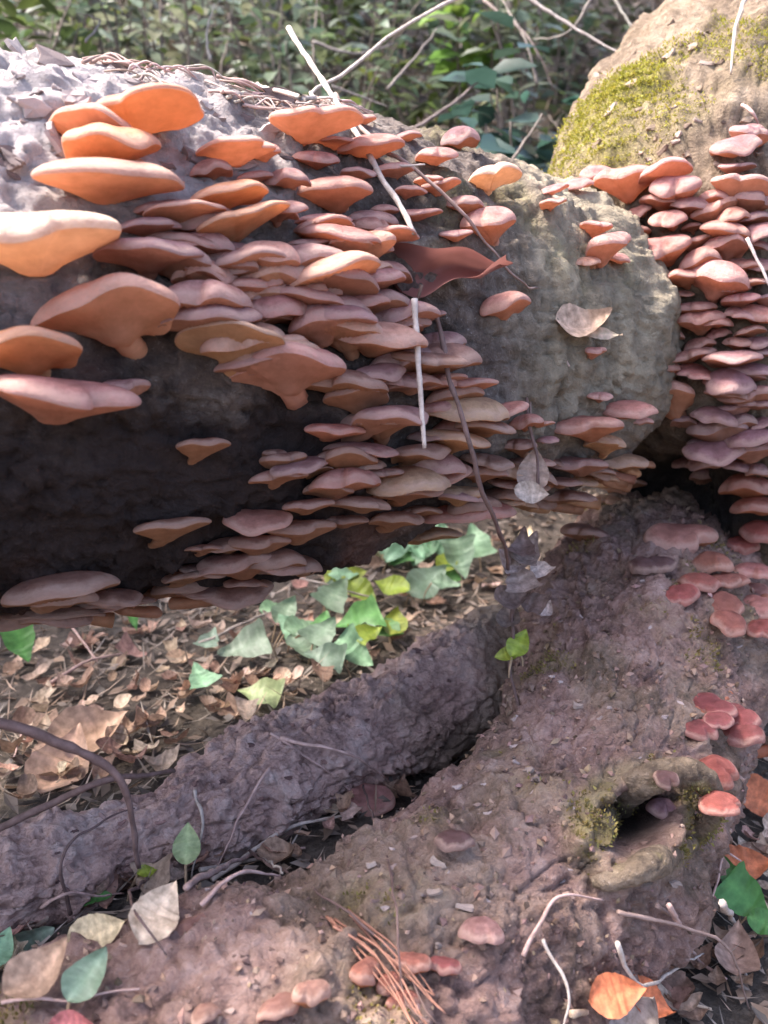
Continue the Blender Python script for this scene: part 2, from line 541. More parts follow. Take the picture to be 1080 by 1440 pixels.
N_ = fbm(v, 11, 4, 81)
pr = (v - np.array(CAM)); dep = pr @ np.array(FWD); ppx = 540 + pr[:, 0] / dep * F; ppy = 720 - (pr @ np.array(UP)) / dep * F
h = cast_dir = None
_unused = None
def near_pt(v, p, r):
    return np.exp(-np.sum((v - np.array(p)) ** 2, 1) / (r * r))
BVH['_tmp'] = BVHTree.FromPolygons([Vector(x) for x in v.tolist()], f)
def surf(px, py, d):
    q = cast(px, py, '_tmp')
    return q[0] if q else nearest(P(px, py, d), '_tmp')[0]
mp = [surf(840, 170, 1.5), surf(790, 215, 1.45), surf(900, 200, 1.4), surf(1050, 60, 1.6), surf(860, 130, 1.55)]
del BVH['_tmp']
mossB = np.clip(1.6 * near_pt(v, mp[0], 0.085) + 1.2 * near_pt(v, mp[1], 0.07) + 0.7 * near_pt(v, mp[2], 0.075) + 0.55 * near_pt(v, mp[3], 0.12) + 0.5 * near_pt(v, mp[4], 0.06), 0, 1.3)
mossB = np.clip(mossB * (0.75 + 0.9 * N_) - 0.12, 0, 1)
limb = finish_log('limb', v, f, M_BARK_B, tree, mossB, shade_tintB)
limb_v, limb_moss, limb_rd = v, mossB, info['rd']

# lower limb: runs from under the fork down to the front left, with an open knot hole on its flank
C_ctrl = [(P(950, 800, 1.85), 0.17), (P(912, 885, 1.43), 0.188), (P(886, 1015, 1.21), 0.163), (P(802, 1183, 1.03), 0.144), (P(640, 1335, 0.90), 0.138),
          (P(480, 1465, 0.81), 0.134), (P(200, 1620, 0.72), 0.15), (Vector((-0.62, 0.35, -0.1)), 0.15)]
cdisp = bark_disp(23, 0.022, 0.012, 0.005, 0.005, (10, 14))
v0, f0, _ = log_mesh(C_ctrl, 200, 120, cdisp)
BVH['_tmp'] = BVHTree.FromPolygons([Vector(x) for x in v0.tolist()], f0)
kh = cast(898, 1150, '_tmp') or nearest(P(898, 1150, 0.95), '_tmp')
del BVH['_tmp']
K, KN = np.array(kh[0]), np.array((kh[1] * 0.5 - FWD * 0.6).normalized())
Ku = np.array((RIGHT * 0.93 + UP * 0.36)); Kw = np.cross(KN, Ku); Kw /= np.linalg.norm(Kw); Ku = np.cross(Kw, KN)
def knot(v, rd):
    d = v - K
    a_, b_, cc = d @ Ku, d @ Kw, d @ KN
    wob = 1 + 0.45 * fbm(v, 22, 3, 5)
    e = np.sqrt((a_ / 0.050) ** 2 + (b_ / 0.023) ** 2) * wob
    near = np.exp(-(cc / 0.09) ** 2)
    ringm = np.exp(-((e - 1.45) / 0.42) ** 2) * (1 + 0.9 * fbm(v, 38, 3, 8))
    hole = sstep(1.1, 0.55, e)
    return v + KN[None] * ((0.020 * ringm - 0.11 * hole) * near)[:, None]
v, f, info = log_mesh(C_ctrl, 620, 340, cdisp, dome0=0.06, post=knot)
N_ = fbm(v, 8, 4, 91)
tint = np.zeros((len(v), 4))
d = v - K
e = np.sqrt((d @ Ku / 0.05) ** 2 + (d @ Kw / 0.03) ** 2)
ringm = np.exp(-((e - 1.5) / 0.35) ** 2) * np.exp(-((d @ KN) / 0.08) ** 2)
grn = sstep(0.0, 0.4, N_ + 0.25 * sstep(0.12, 0.3, v[:, 0]) - 0.1)
tint[:, :3] = (0.20, 0.185, 0.10); tint[:, 3] = grn * 0.3
k = ringm > tint[:, 3]
tint[k, :3] = (0.34, 0.27, 0.16); tint[k, 3] = (ringm * 0.8)[k]
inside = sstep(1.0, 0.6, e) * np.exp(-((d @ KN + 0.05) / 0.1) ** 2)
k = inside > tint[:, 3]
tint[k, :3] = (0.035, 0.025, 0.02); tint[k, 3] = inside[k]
mossC = sstep(0.15, 0.55, fbm(v, 10, 4, 33)) * sstep(0.1, 0.8, info['rd'][:, 2]) * 0.22 * sstep(.45, .25, v[:, 2])
mossC = np.clip(mossC + 0.45 * ringm * sstep(-0.1, 0.3, fbm(v, 30, 2, 3)), 0, 1)
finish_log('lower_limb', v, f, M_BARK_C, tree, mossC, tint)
low_v, low_moss, low_rd = v, mossC, info['rd']

rim_px = [(836, 1172), (858, 1132), (905, 1098), (962, 1086), (1000, 1108), (1000, 1145), (968, 1185), (915, 1216), (862, 1232), (838, 1240)]
rim_pts = []
for (x, y) in rim_px:
    q = cast(x, y, 'lower')
    q = (q[0] + q[1] * .004) if q else (nearest(P(x, y, 1.0), 'lower')[0])
    rim_pts.append(q)
for k in range(3, 7):      # the outer lip hangs free past the flank
    rim_pts[k] = P(*rim_px[k], proj(rim_pts[2])[2] + .012 * (k - 3))
rim_r = [.012, .018, .019, .016, .013, .011, .012, .013, .010, .005]
v, f, info = log_mesh([(p, q) for p, q in zip(rim_pts, rim_r)], 260, 48, lambda p, S, AN, RR, L: .016 * fbm(p, 24, 3, 4) + .006 * fbm(p, 80, 3, 6) - .006 * np.exp(-(fbm(p, 45, 2, 9) / .06) ** 2))
mossR = sstep(0.05, .5, fbm(v, 28, 3, 12)) * .35
finish_log('knot_rim', v, f, M_BARK_B, tree, mossR, None)
rim_v, rim_moss, rim_rd = v, mossR, info['rd']

# separate thinner log on the ground
dlog = thing('fallen_log', 'thin reddish brown log lying on leaf litter under the thick mushroom trunk', 'log', P(330, 1150, 1.12))
D_ctrl = [(P(830, 895, 1.62), 0.09), (P(690, 945, 1.46), 0.09), (P(585, 1000, 1.33), 0.086), (P(450, 1068, 1.20), 0.076), (P(330, 1122, 1.11), 0.066),
          (P(200, 1180, 1.03), 0.058), (P(60, 1235, 0.96), 0.052), (P(-120, 1305, 0.90), 0.05)]
v, f, info = log_mesh(D_ctrl, 520, 200, bark_disp(31, 0.024, 0.011, 0.005, 0.005, (10, 18)), dome0=0.05, dome1=0.06)
tint = np.zeros((len(v), 4)); N_ = fbm(v, 9, 3, 14)
tint[:, :3] = (0.30, 0.25, 0.17); tint[:, 3] = 0.6 * sstep(0.05, 0.2, v[:, 0] + 0.15 * N_)
finish_log('bark_body', v, f, M_BARK_D, dlog, None, tint)

# knobbly stump of a broken twig on the thin log
# ------------------------------------------------------------------ moss tufts
def tufts(name, v, wgt, rd, count, parent, colr, h=0.010, thr=0.25):
    idx = np.where(wgt > thr)[0]
    if len(idx) == 0: return
    pr = wgt[idx] / wgt[idx].sum()
    pick = RNG.choice(idx, count, p=pr)
    vs_, fs_, sh = [], [], []
    for i in pick:
        p = v[i] + RNG.normal(0, 0.0035, 3); nrm = rd[i]
        d = nrm + RNG.normal(0, 0.45, 3); d /= np.linalg.norm(d)
        t = np.cross(d, RNG.normal(0, 1, 3)); t /= np.linalg.norm(t)
        hh = h * RNG.uniform(0.4, 1.1); ww = hh * 0.28
        b0 = len(vs_)
        p = p - nrm * 0.0015
        vs_ += [p - t * ww, p + t * ww, p + d * hh * 0.6 + t * ww * 0.8, p + d * hh, p + d * hh * 0.6 - t * ww * 0.8]
        fs_.append((b0, b0 + 1, b0 + 2, b0 + 3, b0 + 4))
        s = RNG.uniform(0.6, 1.3)
        sh += [(s, s * RNG.uniform(0.85, 1.05), s * 0.8, 1)] * 5
    o = link(name, new_mesh(name, np.array(vs_) - np.array(parent.location), fs_, M_MOSS), parent)
    at = o.data.attributes.new('shade', 'FLOAT_COLOR', 'POINT')
    at.data.foreach_set('color', np.array(sh, np.float32).ravel())
    o.color = (*colr, 1)
    tag(o, kind='stuff')
tufts('moss', limb_v, limb_moss, limb_rd, 16000, tree, (0.36, 0.34, 0.07), 0.0045, 0.10)
tufts('moss', rim_v, rim_moss, rim_rd, 700, tree, (0.30, 0.25, 0.10), 0.005)
tufts('moss', low_v, low_moss, low_rd, 4500, tree, (0.26, 0.21, 0.09), 0.005, 0.16)

# ------------------------------------------------------------------ loose bark pieces
def shade_attr(me, c=(1, 1, 1)):
    at = me.attributes.new('shade', 'FLOAT_COLOR', 'POINT')
    at.data.foreach_set('color', np.tile(np.array([*c, 1], np.float32), len(me.vertices)))
    return me

def chip_mesh(k):
    r = random.Random(k)
    n_ = 11
    top, bot = [], []
    for i in range(n_):
        a_ = 2 * math.pi * i / n_ + r.uniform(-0.28, 0.28)
        q = r.uniform(0.45, 1.0)
        x, y = q * math.cos(a_), 0.5 * q * math.sin(a_)
        lift = 0.25 * x * x * r.uniform(.2, 1.4)
        top.append((x * 0.93, y * 0.93, 0.10 + r.uniform(-0.06, 0.12) + lift)); bot.append((x, y, -0.22 + lift * .4))
    top.append((r.uniform(-.1, .1), 0, .2 + r.uniform(-.08, .08)))
    v = top + bot
    f = [(i, (i + 1) % n_, n_) for i in range(n_)] + [(i, i + n_ + 1, (i + 1) % n_ + n_ + 1, (i + 1) % n_)[::-1] for i in range(n_)]
    return shade_attr(new_mesh('bark_flake', v, f, M_FLAKE, False))
CHIPS = [chip_mesh(k) for k in range(8)]

def frame_from(nrm, along, spin=0.0):
    z = nrm.normalized()
    x = along - z * along.dot(z)
    if x.length < 1e-4: x = z.orthogonal()
    x.normalize()
    y = z.cross(x)
    M = Matrix((x, y, z)).transposed()
    return M @ Matrix.Rotation(spin, 3, 'Z')

def chip(px, py, size_px, colr, parent, only=None, along=RIGHT, spin=None, lift=0.0, tilt=0.0):
    h = cast(px, py)
    if h is None or h[3] == 'ground': return
    if only and not h[3].startswith(only): return
    p, nrm, dist, nm = h
    s = size_px * (p - CAM).dot(FWD) / F * 0.5
    R = frame_from(nrm, along, random.uniform(-0.5, 0.5) if spin is None else spin) @ Matrix.Rotation(tilt, 3, 'Y')
    M = Matrix.Translation(p - parent.location + nrm * lift) @ R.to_4x4() @ Matrix.Diagonal((s, s * random.uniform(0.7, 1.3), min(s, 0.008) * random.uniform(0.8, 1.4), 1))
    o = link('bark_flake', random.choice(CHIPS), parent, M)
    k_ = random.uniform(0.75, 1.2)
    o.color = (colr[0] * k_, colr[1] * k_, colr[2] * k_, 1)

rr = random.Random(3)
for i in range(70):      # flaking plates on the sunlit crown of the trunk
    chip(rr.uniform(0, 420), rr.uniform(70, 240), rr.uniform(16, 80), rr.choice([(0.42, 0.36, 0.34), (0.30, 0.24, 0.22), (0.5, 0.44, 0.42), (0.2, 0.15, 0.14)]), tree, 'trunk', lift=0.001, tilt=rr.uniform(-0.25, 0.25))
for i in range(60):      # limb
    chip(rr.uniform(800, 1080), rr.uniform(20, 250), rr.uniform(10, 30), rr.choice([(0.34, 0.26, 0.19), (0.42, 0.33, 0.27), (0.22, 0.16, 0.12)]), tree, 'limb')
for i in range(170):     # lower limb, small crumbs
    t = rr.random()
    chip(960 - 620 * t + rr.uniform(-170, 170), 850 + 560 * t + rr.uniform(-130, 130), rr.uniform(7, 20), rr.choice([(0.4, 0.3, 0.26), (0.28, 0.19, 0.16), (0.52, 0.43, 0.40), (0.2, 0.13, 0.11)]), tree, 'lower')
for (x, y, s) in [(812, 996, 22), (615, 1213, 34), (612, 1258, 32), (655, 1282, 38), (523, 1222, 22), (612, 1327, 18), (945, 1240, 26), (862, 1140, 34), (560, 1140, 20), (745, 1085, 18)]:
    chip(x, y, s, (0.42, 0.34, 0.29), tree, 'lower', lift=0.004)
for i in range(90):
    t = rr.random()
    chip(620 - 560 * t + rr.uniform(-40, 40), 960 + 240 * t + rr.uniform(-75, 75), rr.uniform(8, 22), rr.choice([(0.36, 0.22, 0.19), (0.45, 0.31, 0.27), (0.2, 0.12, 0.11)]), dlog, 'bark_body')

def crumbs(v, rd, count, zmin, parent, colr):
    vs_, fs_, sh = [], [], []
    ok = np.where(rd[:, 2] > zmin)[0]
    for i in RNG.choice(ok, count):
        s_ = .0012 + .004 * RNG.random() ** 2; p = v[i] + RNG.normal(0, .002, 3); b0 = len(vs_)
        e1 = RNG.normal(0, 1, 3); e1 /= np.linalg.norm(e1); e2 = np.cross(e1, rd[i]); e2 /= np.linalg.norm(e2) + 1e-9; e3 = np.cross(e1, e2)
        vs_ += [p + e1 * s_ * 1.5, p + e2 * s_, p - e1 * s_ * 1.3, p - e2 * s_ * .9, p + e3 * s_ * .7, p - e3 * s_ * .7]
        fs_ += [(b0 + a_, b0 + b_, b0 + c_) for a_, b_, c_ in ((0, 1, 4), (1, 2, 4), (2, 3, 4), (3, 0, 4), (1, 0, 5), (2, 1, 5), (3, 2, 5), (0, 3, 5))]
        q = RNG.uniform(.4, 1.6); sh += [(q, q * RNG.uniform(.85, 1.05), q * RNG.uniform(.75, 1.0), 1)] * 6
    o = link('bark_crumbs', new_mesh('bark_crumbs', np.array(vs_) - np.array(parent.location), fs_, M_LITTER, False), parent)
    at = o.data.attributes.new('shade', 'FLOAT_COLOR', 'POINT'); at.data.foreach_set('color', np.array(sh, np.float32).ravel())
    o.color = (*colr, 1); tag(o, kind='stuff')
crumbs(low_v, low_rd, 5000, -.1, tree, (0.27, .19, .16))

# ------------------------------------------------------------------ mushrooms
CAP_PROF = [(0.0, .20), (.22, .196), (.42, .180), (.6, .150), (.75, .110), (.87, .062), (.95, .014), (.99, -.025), (1.0, -.052), (.985, -.075)]
GILL_PROF = [(.985, -.075), (.94, -.080), (.8, -.088), (.62, -.105), (.45, -.13), (.3, -.165), (.18, -.215), (.08, -.235)]

def mushroom_meshes(k):
    r = random.Random(100 + k)
    ns = 60
    ph = [r.uniform(0, 6.28) for _ in range(4)]
    amp = [r.uniform(.03, .11), r.uniform(.02, .08), r.uniform(.01, .035)]
    wav = [r.uniform(.015, .085), r.uniform(.008, .04)]
    funnel = [0, .02, .07, 0, .04, -.03, .10, .0, .03, -.05][k % 10] * 1.2
    thick = r.uniform(.8, 1.2)
    asym = r.uniform(-.12, .12)
    notch = r.uniform(0, .12)
    dent, dpos = r.uniform(.12, .34), r.uniform(-1.1, 1.1)
    def outline(t):
        c_, s_ = math.cos(t), math.sin(t)
        rx = .44 if c_ > 0 else .40
        ry = .5
        q = 1 / math.sqrt((c_ / rx) ** 2 + (s_ / ry) ** 2)
        q *= 1 + amp[0] * math.sin(2 * t + ph[0]) + amp[1] * math.sin(3 * t + ph[1]) + amp[2] * math.sin(7 * t + ph[2]) + asym * s_
        if k % 2 == 0: q *= 1 - dent * math.exp(-(((t - dpos + math.pi) % (2 * math.pi) - math.pi) / .22) ** 2)
        if c_ < 0: q *= 1 - notch * (-c_) ** 6
        return q
    def pt(rho, z, i, ridge=0.0, gill=False):
        t = 2 * math.pi * i / ns
        q = outline(t) * rho
        cen = .42 - (.31 * (1 - rho) ** 1.1 if gill else 0)
        x, y = cen + q * math.cos(t), q * math.sin(t)
        zz = (z * thick) + rho ** 2 * (wav[0] * math.sin(2 * t + ph[3]) + wav[1] * math.sin(5 * t + ph[1])) + funnel * (rho ** 2 - .5) + ridge + .02 * (x - .42)
        return (x, y, zz + .03)
    def build(prof, gill):
        v, f, rim = [], [], []
        rings = []
        for j, (rho, z) in enumerate(prof):
            if rho == 0:
                rings.append([len(v)] * ns); v.append(pt(0, z, 0)); rim.append(0)
            else:
                row = []
                for i in range(ns):
                    rd_ = 0
                    if gill and 0 < j < len(prof):
                        rd_ = (.009 if i % 2 else -.009) * min(1, rho * 2.2)
                    row.append(len(v)); v.append(pt(rho, z, i, rd_, gill)); rim.append(rho)
                rings.append(row)
        for a_, b_ in zip(rings[:-1], rings[1:]):
            for i in range(ns):
                i2 = (i + 1) % ns
                if a_[i] == a_[i2]: f.append((a_[i], b_[i], b_[i2]))
                else: f.append((a_[i], b_[i], b_[i2], a_[i2]))
        return v, f, rim
    v, f, rim = build(CAP_PROF, False)
    cap = new_mesh('cap', v, f, M_CAP)
    at = cap.attributes.new('rim', 'FLOAT', 'POINT'); at.data.foreach_set('value', np.array(rim, np.float32))
    v, f, rim = build(GILL_PROF, True)
    gill = new_mesh('gills', v, f, M_GILL)
    path = [Vector((-.45, 0, -.19)), Vector((-.25, 0, -.185)), Vector((-.08, .01, -.17)), Vector((.05, .01, -.15)), Vector((.13, 0, -.09))]
    rads = [.12, .11, .10, .10, .11]
    v, f = [], []
    for j, (p_, q) in enumerate(zip(path, rads)):
        tdir = (path[min(j + 1, 4)] - path[max(j - 1, 0)]).normalized()
        sd_ = Vector((0, 1, 0)); up_ = tdir.cross(sd_)
        for i in range(14):
            a_ = 2 * math.pi * i / 14
            v.append(p_ + (sd_ * math.cos(a_) + up_ * math.sin(a_)) * q * (1 + .08 * math.sin(3 * a_ + ph[0])))
    for j in range(4):
        for i in range(14):
            f.append((j * 14 + i, j * 14 + (i + 1) % 14, (j + 1) * 14 + (i + 1) % 14, (j + 1) * 14 + i))
    f.append(tuple(range(14)))
    return cap, gill, new_mesh('stem', v, f, M_GILL)
MUSH = [mushroom_meshes(k) for k in range(18)]

def vary(c, s=0.12):
    k_ = 1 + random.uniform(-s, s)
    return tuple(max(0, min(1, x * k_ * (1 + random.uniform(-s * .4, s * .4)))) for x in c)

CNAME = {}
def describe(colr_key, wpx, zone, small=60, large=95):
    sz = 'small' if wpx < small else ('broad' if wpx > large else 'medium sized')
    lab = '%s %s mushroom %s' % (sz, CNAME.get(colr_key, 'pink'), zone)
    return lab, lab.replace(' mushroom ', ' mushrooms ')

def mushroom(cx, cy, wpx, tilt, roll, colr, label, group, only=None, yaw=None, variant=None, thick=1.0, name='shelf_mushroom', deep=.97):
    px, py = cx, cy + 0.15 * wpx
    tilt_r, roll_r = rad(tilt), rad(roll)
    yaw_r = rad(random.uniform(-18, 18) if yaw is None else yaw)
    for it in range(6):
        h = cast(px, py, only)
        if h is None or h[3] == 'ground':
            g = nearest(P(px, py, 1.05 if px < 600 else 1.25), only)
            H, Nn = g[0], g[1]
        else:
            H, Nn = h[0], h[1]
        d = (H - CAM).dot(FWD)
        out = Vector((Nn.x, Nn.y, 0))
        tocam = Vector((CAM.x - H.x, CAM.y - H.y, 0)).normalized()
        out = (out.normalized() * min(1, out.length * 1.2) * 0.75 + tocam * 0.55)
        out.normalize()
        ww = wpx * max(0.3, d - 0.04) / F
        z = Vector((0, 0, 1)); y = z.cross(out)
        R = Matrix((out, y, z)).transposed() @ Matrix.Rotation(yaw_r, 3, 'Z') @ Matrix.Rotation(-tilt_r, 3, 'Y') @ Matrix.Rotation(roll_r, 3, 'X')
        c_ = H + R @ Vector((.42 * ww * deep, 0, -.02 * ww))
        qx, qy, qd = proj(c_)
        px += (cx - qx) * 0.9; py += (cy - qy) * 0.9
    M = Matrix.Translation(H - R @ Vector((.03 * ww, 0, 0))) @ R.to_4x4() @ Matrix.Diagonal((ww * deep * random.uniform(.86, 1.14), ww, ww * thick * random.uniform(.7, 1.35), 1))
    o = link(name, None, None, M)
    o.empty_display_size = 0.3
    tag(o, label, 'mushroom', group)
    cap, gill, stem = MUSH[random.randrange(18) if variant is None else variant]
    c1 = link('cap', cap, o); c1.color = (*colr, 1)
    c2 = link('gills', gill, c1); c2.color = (*colr, 1)
    c3 = link('stem', stem, o); c3.color = (*colr, 1)
    return o

PEACH = (0.68, 0.37, 0.27); ORANGE = (0.74, 0.37, 0.20); PINK = (0.56, 0.28, 0.25); DUSTY = (0.40, 0.22, 0.215)
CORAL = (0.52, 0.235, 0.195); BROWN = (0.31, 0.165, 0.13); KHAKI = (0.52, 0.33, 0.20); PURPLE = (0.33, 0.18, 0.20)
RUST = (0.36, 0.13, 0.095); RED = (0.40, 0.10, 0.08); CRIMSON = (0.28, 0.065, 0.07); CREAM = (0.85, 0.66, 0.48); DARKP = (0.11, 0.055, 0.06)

CNAME.update({PEACH: 'peach', ORANGE: 'orange', PINK: 'pink', DUSTY: 'dusty pink', CORAL: 'coral', RUST: 'rust brown', BROWN: 'dull brown', KHAKI: 'khaki brown', PURPLE: 'purple brown', RED: 'rust red', CRIMSON: 'crimson', CREAM: 'cream', DARKP: 'blackish'})
L1 = ('broad peach shelf mushroom on the sunlit upper flank of the thick trunk', 'broad peach mushrooms on the sunlit trunk flank')
# cx, cy, width, tilt (rim up), roll, colour, own label
BIG = [
 (202,160,176,22,5,ORANGE,'topmost broad orange mushroom under the flaking bark of the trunk'),
 (208,196,150,40,18,PEACH,'domed peach mushroom overlapping the topmost orange one from below'),
 (156,212,142,26,5,ORANGE,'orange mushroom just left of and below the domed peach one'),
 (342,212,112,22,6,PEACH,None),(147,256,196,10,0,PEACH,'very wide peach mushroom on a thick stem above the white capped one'),
 (332,276,122,22,5,ORANGE,None),(338,314,142,28,18,ORANGE,'orange glowing mushroom sloping down to the right on the trunk'),(246,298,112,22,4,PEACH,None),
 (50,340,222,6,2,CREAM,'largest mushroom with cream white cap on the trunk'),
 (425,172,126,16,3,PEACH,'long flat peach mushroom by the pale leaning stick on the trunk top'),
 (512,169,46,10,0,PINK,None),(403,254,64,0,0,DUSTY,None),(472,273,110,14,3,CORAL,None),(447,319,94,16,5,CORAL,None),(502,353,98,16,4,PEACH,None),
 (538,296,42,10,0,PINK,None),(474,388,134,12,9,PEACH,'long peach mushroom beside the curled brown leaf'),(385,372,98,8,-6,PEACH,None),
 (535,212,92,12,8,CORAL,None),(607,221,64,8,4,PINK,None),(580,270,52,12,0,PINK,None),(560,332,76,10,-4,PINK,None),
 (288,350,82,6,-4,PINK,None),(205,320,92,10,5,DUSTY,None),(250,372,100,10,0,DUSTY,None),(340,382,90,10,0,DUSTY,None),
 (176,440,190,22,6,PEACH,'wide peach mushroom with one raised lobe over dark bare bark'),
 (300,428,128,6,-4,PINK,None),(48,497,172,18,3,ORANGE,'thick orange mushroom between two larger ones at the trunk side'),
 (85,566,194,-2,-8,PINK,'lowest wide pink mushroom over the dark rotten underside'),(180,548,60,4,0,DUSTY,None),
 (328,482,132,36,-4,KHAKI,'upturned mushroom showing its pale khaki gills'),(425,418,92,8,8,CORAL,None),(520,430,88,10,0,DUSTY,None),(490,470,108,12,0,PEACH,None),
 (420,522,164,10,6,PINK,'wide pink mushroom above a dark hollow in the trunk'),(370,410,80,10,0,PINK,None),(550,392,60,8,0,DUSTY,None),
]
for e in BIG:
    zone = ('on the trunk beside the leaning pale stick' if e[0] > 395 and e[1] < 345 else ('in the shaded gaps between wide peach mushrooms' if e[0] < 300 else
            ('on the trunk between stick and wide peach mushrooms' if e[1] < 345 else 'on the trunk flank near the curled brown leaf')))
    lab, grp = (e[6], None) if e[6] else describe(e[5], e[2], zone, 70, 100)
    low_ = e[1] > 340
    mushroom(e[0], e[1], e[2] * (1.12 if low_ else 1.06), e[3] * .6 + (3 if low_ else -5), e[4], vary(e[5], .08), lab, grp or 'mushrooms on the thick trunk', 'trunk', thick=(.85 if low_ else .68), deep=.86)

for k, (x, y, wpx) in enumerate([(380,215,62),(455,228,74),(502,248,64),(560,242,62),(620,262,58),(655,290,54),(592,302,60),(522,322,64),(640,332,54),(390,300,66),(470,202,64),(575,192,48),(362,250,54),(300,240,60),(430,345,70),(600,255,44)]):
    key = [PINK, CORAL, DUSTY][k % 3]
    mushroom(x, y, wpx, random.uniform(-6, 6), random.uniform(-4, 10), vary(key), *describe(key, wpx, 'on the trunk beside the leaning pale stick', 60, 100), 'trunk', thick=.8, deep=.85)
EXTRA_TRUNK = [
 (643,197,54,-6,4,PURPLE,'small purple brown mushroom perched on the trunk crest'),
 (697,248,82,14,4,CREAM,'white topped cream mushroom at the fork of the tree'),
 (698,318,86,8,8,PINK,'pale pink mushroom above the thin hanging strings'),
 (722,432,74,4,10,PINK,'lone pink mushroom on the bare ribbed collar'),
 (829,371,44,-4,0,PEACH,'tiny pale button mushroom on the bare ribbed collar below the limb'),
 (832,496,32,0,0,PINK,'tiny pink mushroom below the dry leaf on the ribbed collar'),
]
for e in EXTRA_TRUNK:
    mushroom(*e[:5], vary(e[5], .05), e[6], 'mushrooms on the thick trunk', 'trunk')

L2 = ('dull brown pink mushroom in the shaded rows low on the trunk', 'shaded mushrooms low on the trunk')
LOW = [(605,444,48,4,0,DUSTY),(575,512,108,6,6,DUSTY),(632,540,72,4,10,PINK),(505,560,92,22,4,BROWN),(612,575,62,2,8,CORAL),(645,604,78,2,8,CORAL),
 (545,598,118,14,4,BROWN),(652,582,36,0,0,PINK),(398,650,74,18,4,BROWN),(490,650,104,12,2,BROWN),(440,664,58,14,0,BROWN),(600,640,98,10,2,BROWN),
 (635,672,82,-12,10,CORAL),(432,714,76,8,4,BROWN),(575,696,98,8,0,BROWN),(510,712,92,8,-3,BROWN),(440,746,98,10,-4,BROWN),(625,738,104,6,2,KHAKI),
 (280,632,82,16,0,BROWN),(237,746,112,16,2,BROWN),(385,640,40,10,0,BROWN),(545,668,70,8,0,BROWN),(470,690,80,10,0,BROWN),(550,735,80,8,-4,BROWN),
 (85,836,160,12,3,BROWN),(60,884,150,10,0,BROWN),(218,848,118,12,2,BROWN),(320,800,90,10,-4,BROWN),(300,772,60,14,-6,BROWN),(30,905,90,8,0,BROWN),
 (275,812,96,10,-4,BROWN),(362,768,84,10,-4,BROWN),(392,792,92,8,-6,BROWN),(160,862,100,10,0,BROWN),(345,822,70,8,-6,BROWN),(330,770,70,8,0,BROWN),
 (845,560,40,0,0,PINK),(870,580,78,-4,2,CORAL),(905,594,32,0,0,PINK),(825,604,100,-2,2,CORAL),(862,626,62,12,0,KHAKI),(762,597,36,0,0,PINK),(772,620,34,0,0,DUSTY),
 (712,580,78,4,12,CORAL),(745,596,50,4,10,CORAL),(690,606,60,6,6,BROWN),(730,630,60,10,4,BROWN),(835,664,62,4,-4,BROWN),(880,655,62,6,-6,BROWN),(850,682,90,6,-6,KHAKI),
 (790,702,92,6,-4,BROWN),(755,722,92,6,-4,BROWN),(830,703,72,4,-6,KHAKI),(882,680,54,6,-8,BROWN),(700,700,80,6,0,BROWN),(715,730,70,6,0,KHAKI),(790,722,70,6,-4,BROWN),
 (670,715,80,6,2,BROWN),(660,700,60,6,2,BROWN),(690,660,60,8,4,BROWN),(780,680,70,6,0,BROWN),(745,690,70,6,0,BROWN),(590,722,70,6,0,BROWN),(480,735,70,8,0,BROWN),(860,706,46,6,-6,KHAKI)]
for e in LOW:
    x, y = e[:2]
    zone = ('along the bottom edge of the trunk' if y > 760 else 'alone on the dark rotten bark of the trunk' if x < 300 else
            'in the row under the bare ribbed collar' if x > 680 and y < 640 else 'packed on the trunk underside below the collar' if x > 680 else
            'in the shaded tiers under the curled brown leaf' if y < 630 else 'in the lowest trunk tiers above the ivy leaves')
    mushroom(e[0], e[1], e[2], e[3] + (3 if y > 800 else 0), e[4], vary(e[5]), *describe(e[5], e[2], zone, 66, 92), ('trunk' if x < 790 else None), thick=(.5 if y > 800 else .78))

# further tiers between them
fill = random.Random(21)
for k in range(24):
    x = fill.uniform(345, 690); y = fill.uniform(505, 735)
    if x < 440 and y < 640: continue
    key = fill.choice([BROWN, BROWN, DUSTY, CORAL, KHAKI])
    wpx = fill.uniform(70, 132)
    mushroom(x, y, wpx, fill.uniform(-4, 12), fill.uniform(-8, 10), vary(key), *describe(key, wpx, 'in the lowest trunk tiers above the ivy leaves' if y > 630 else 'in the shaded tiers under the curled brown leaf', 66, 92), 'trunk', thick=.75)
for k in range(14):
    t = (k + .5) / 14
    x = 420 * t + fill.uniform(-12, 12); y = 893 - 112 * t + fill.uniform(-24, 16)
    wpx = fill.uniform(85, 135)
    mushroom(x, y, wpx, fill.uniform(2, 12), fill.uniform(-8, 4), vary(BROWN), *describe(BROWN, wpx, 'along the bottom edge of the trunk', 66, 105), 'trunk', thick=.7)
for k in range(16):
    x = fill.uniform(190, 560); y = fill.uniform(285, 460)
    key = fill.choice([DUSTY, PINK, CORAL])
    wpx = fill.uniform(66, 112)
    mushroom(x, y, wpx, fill.uniform(-4, 8), fill.uniform(-6, 10), vary(key), *describe(key, wpx, 'set back between the wide peach mushrooms', 70, 100), 'trunk', deep=.7, thick=.75)

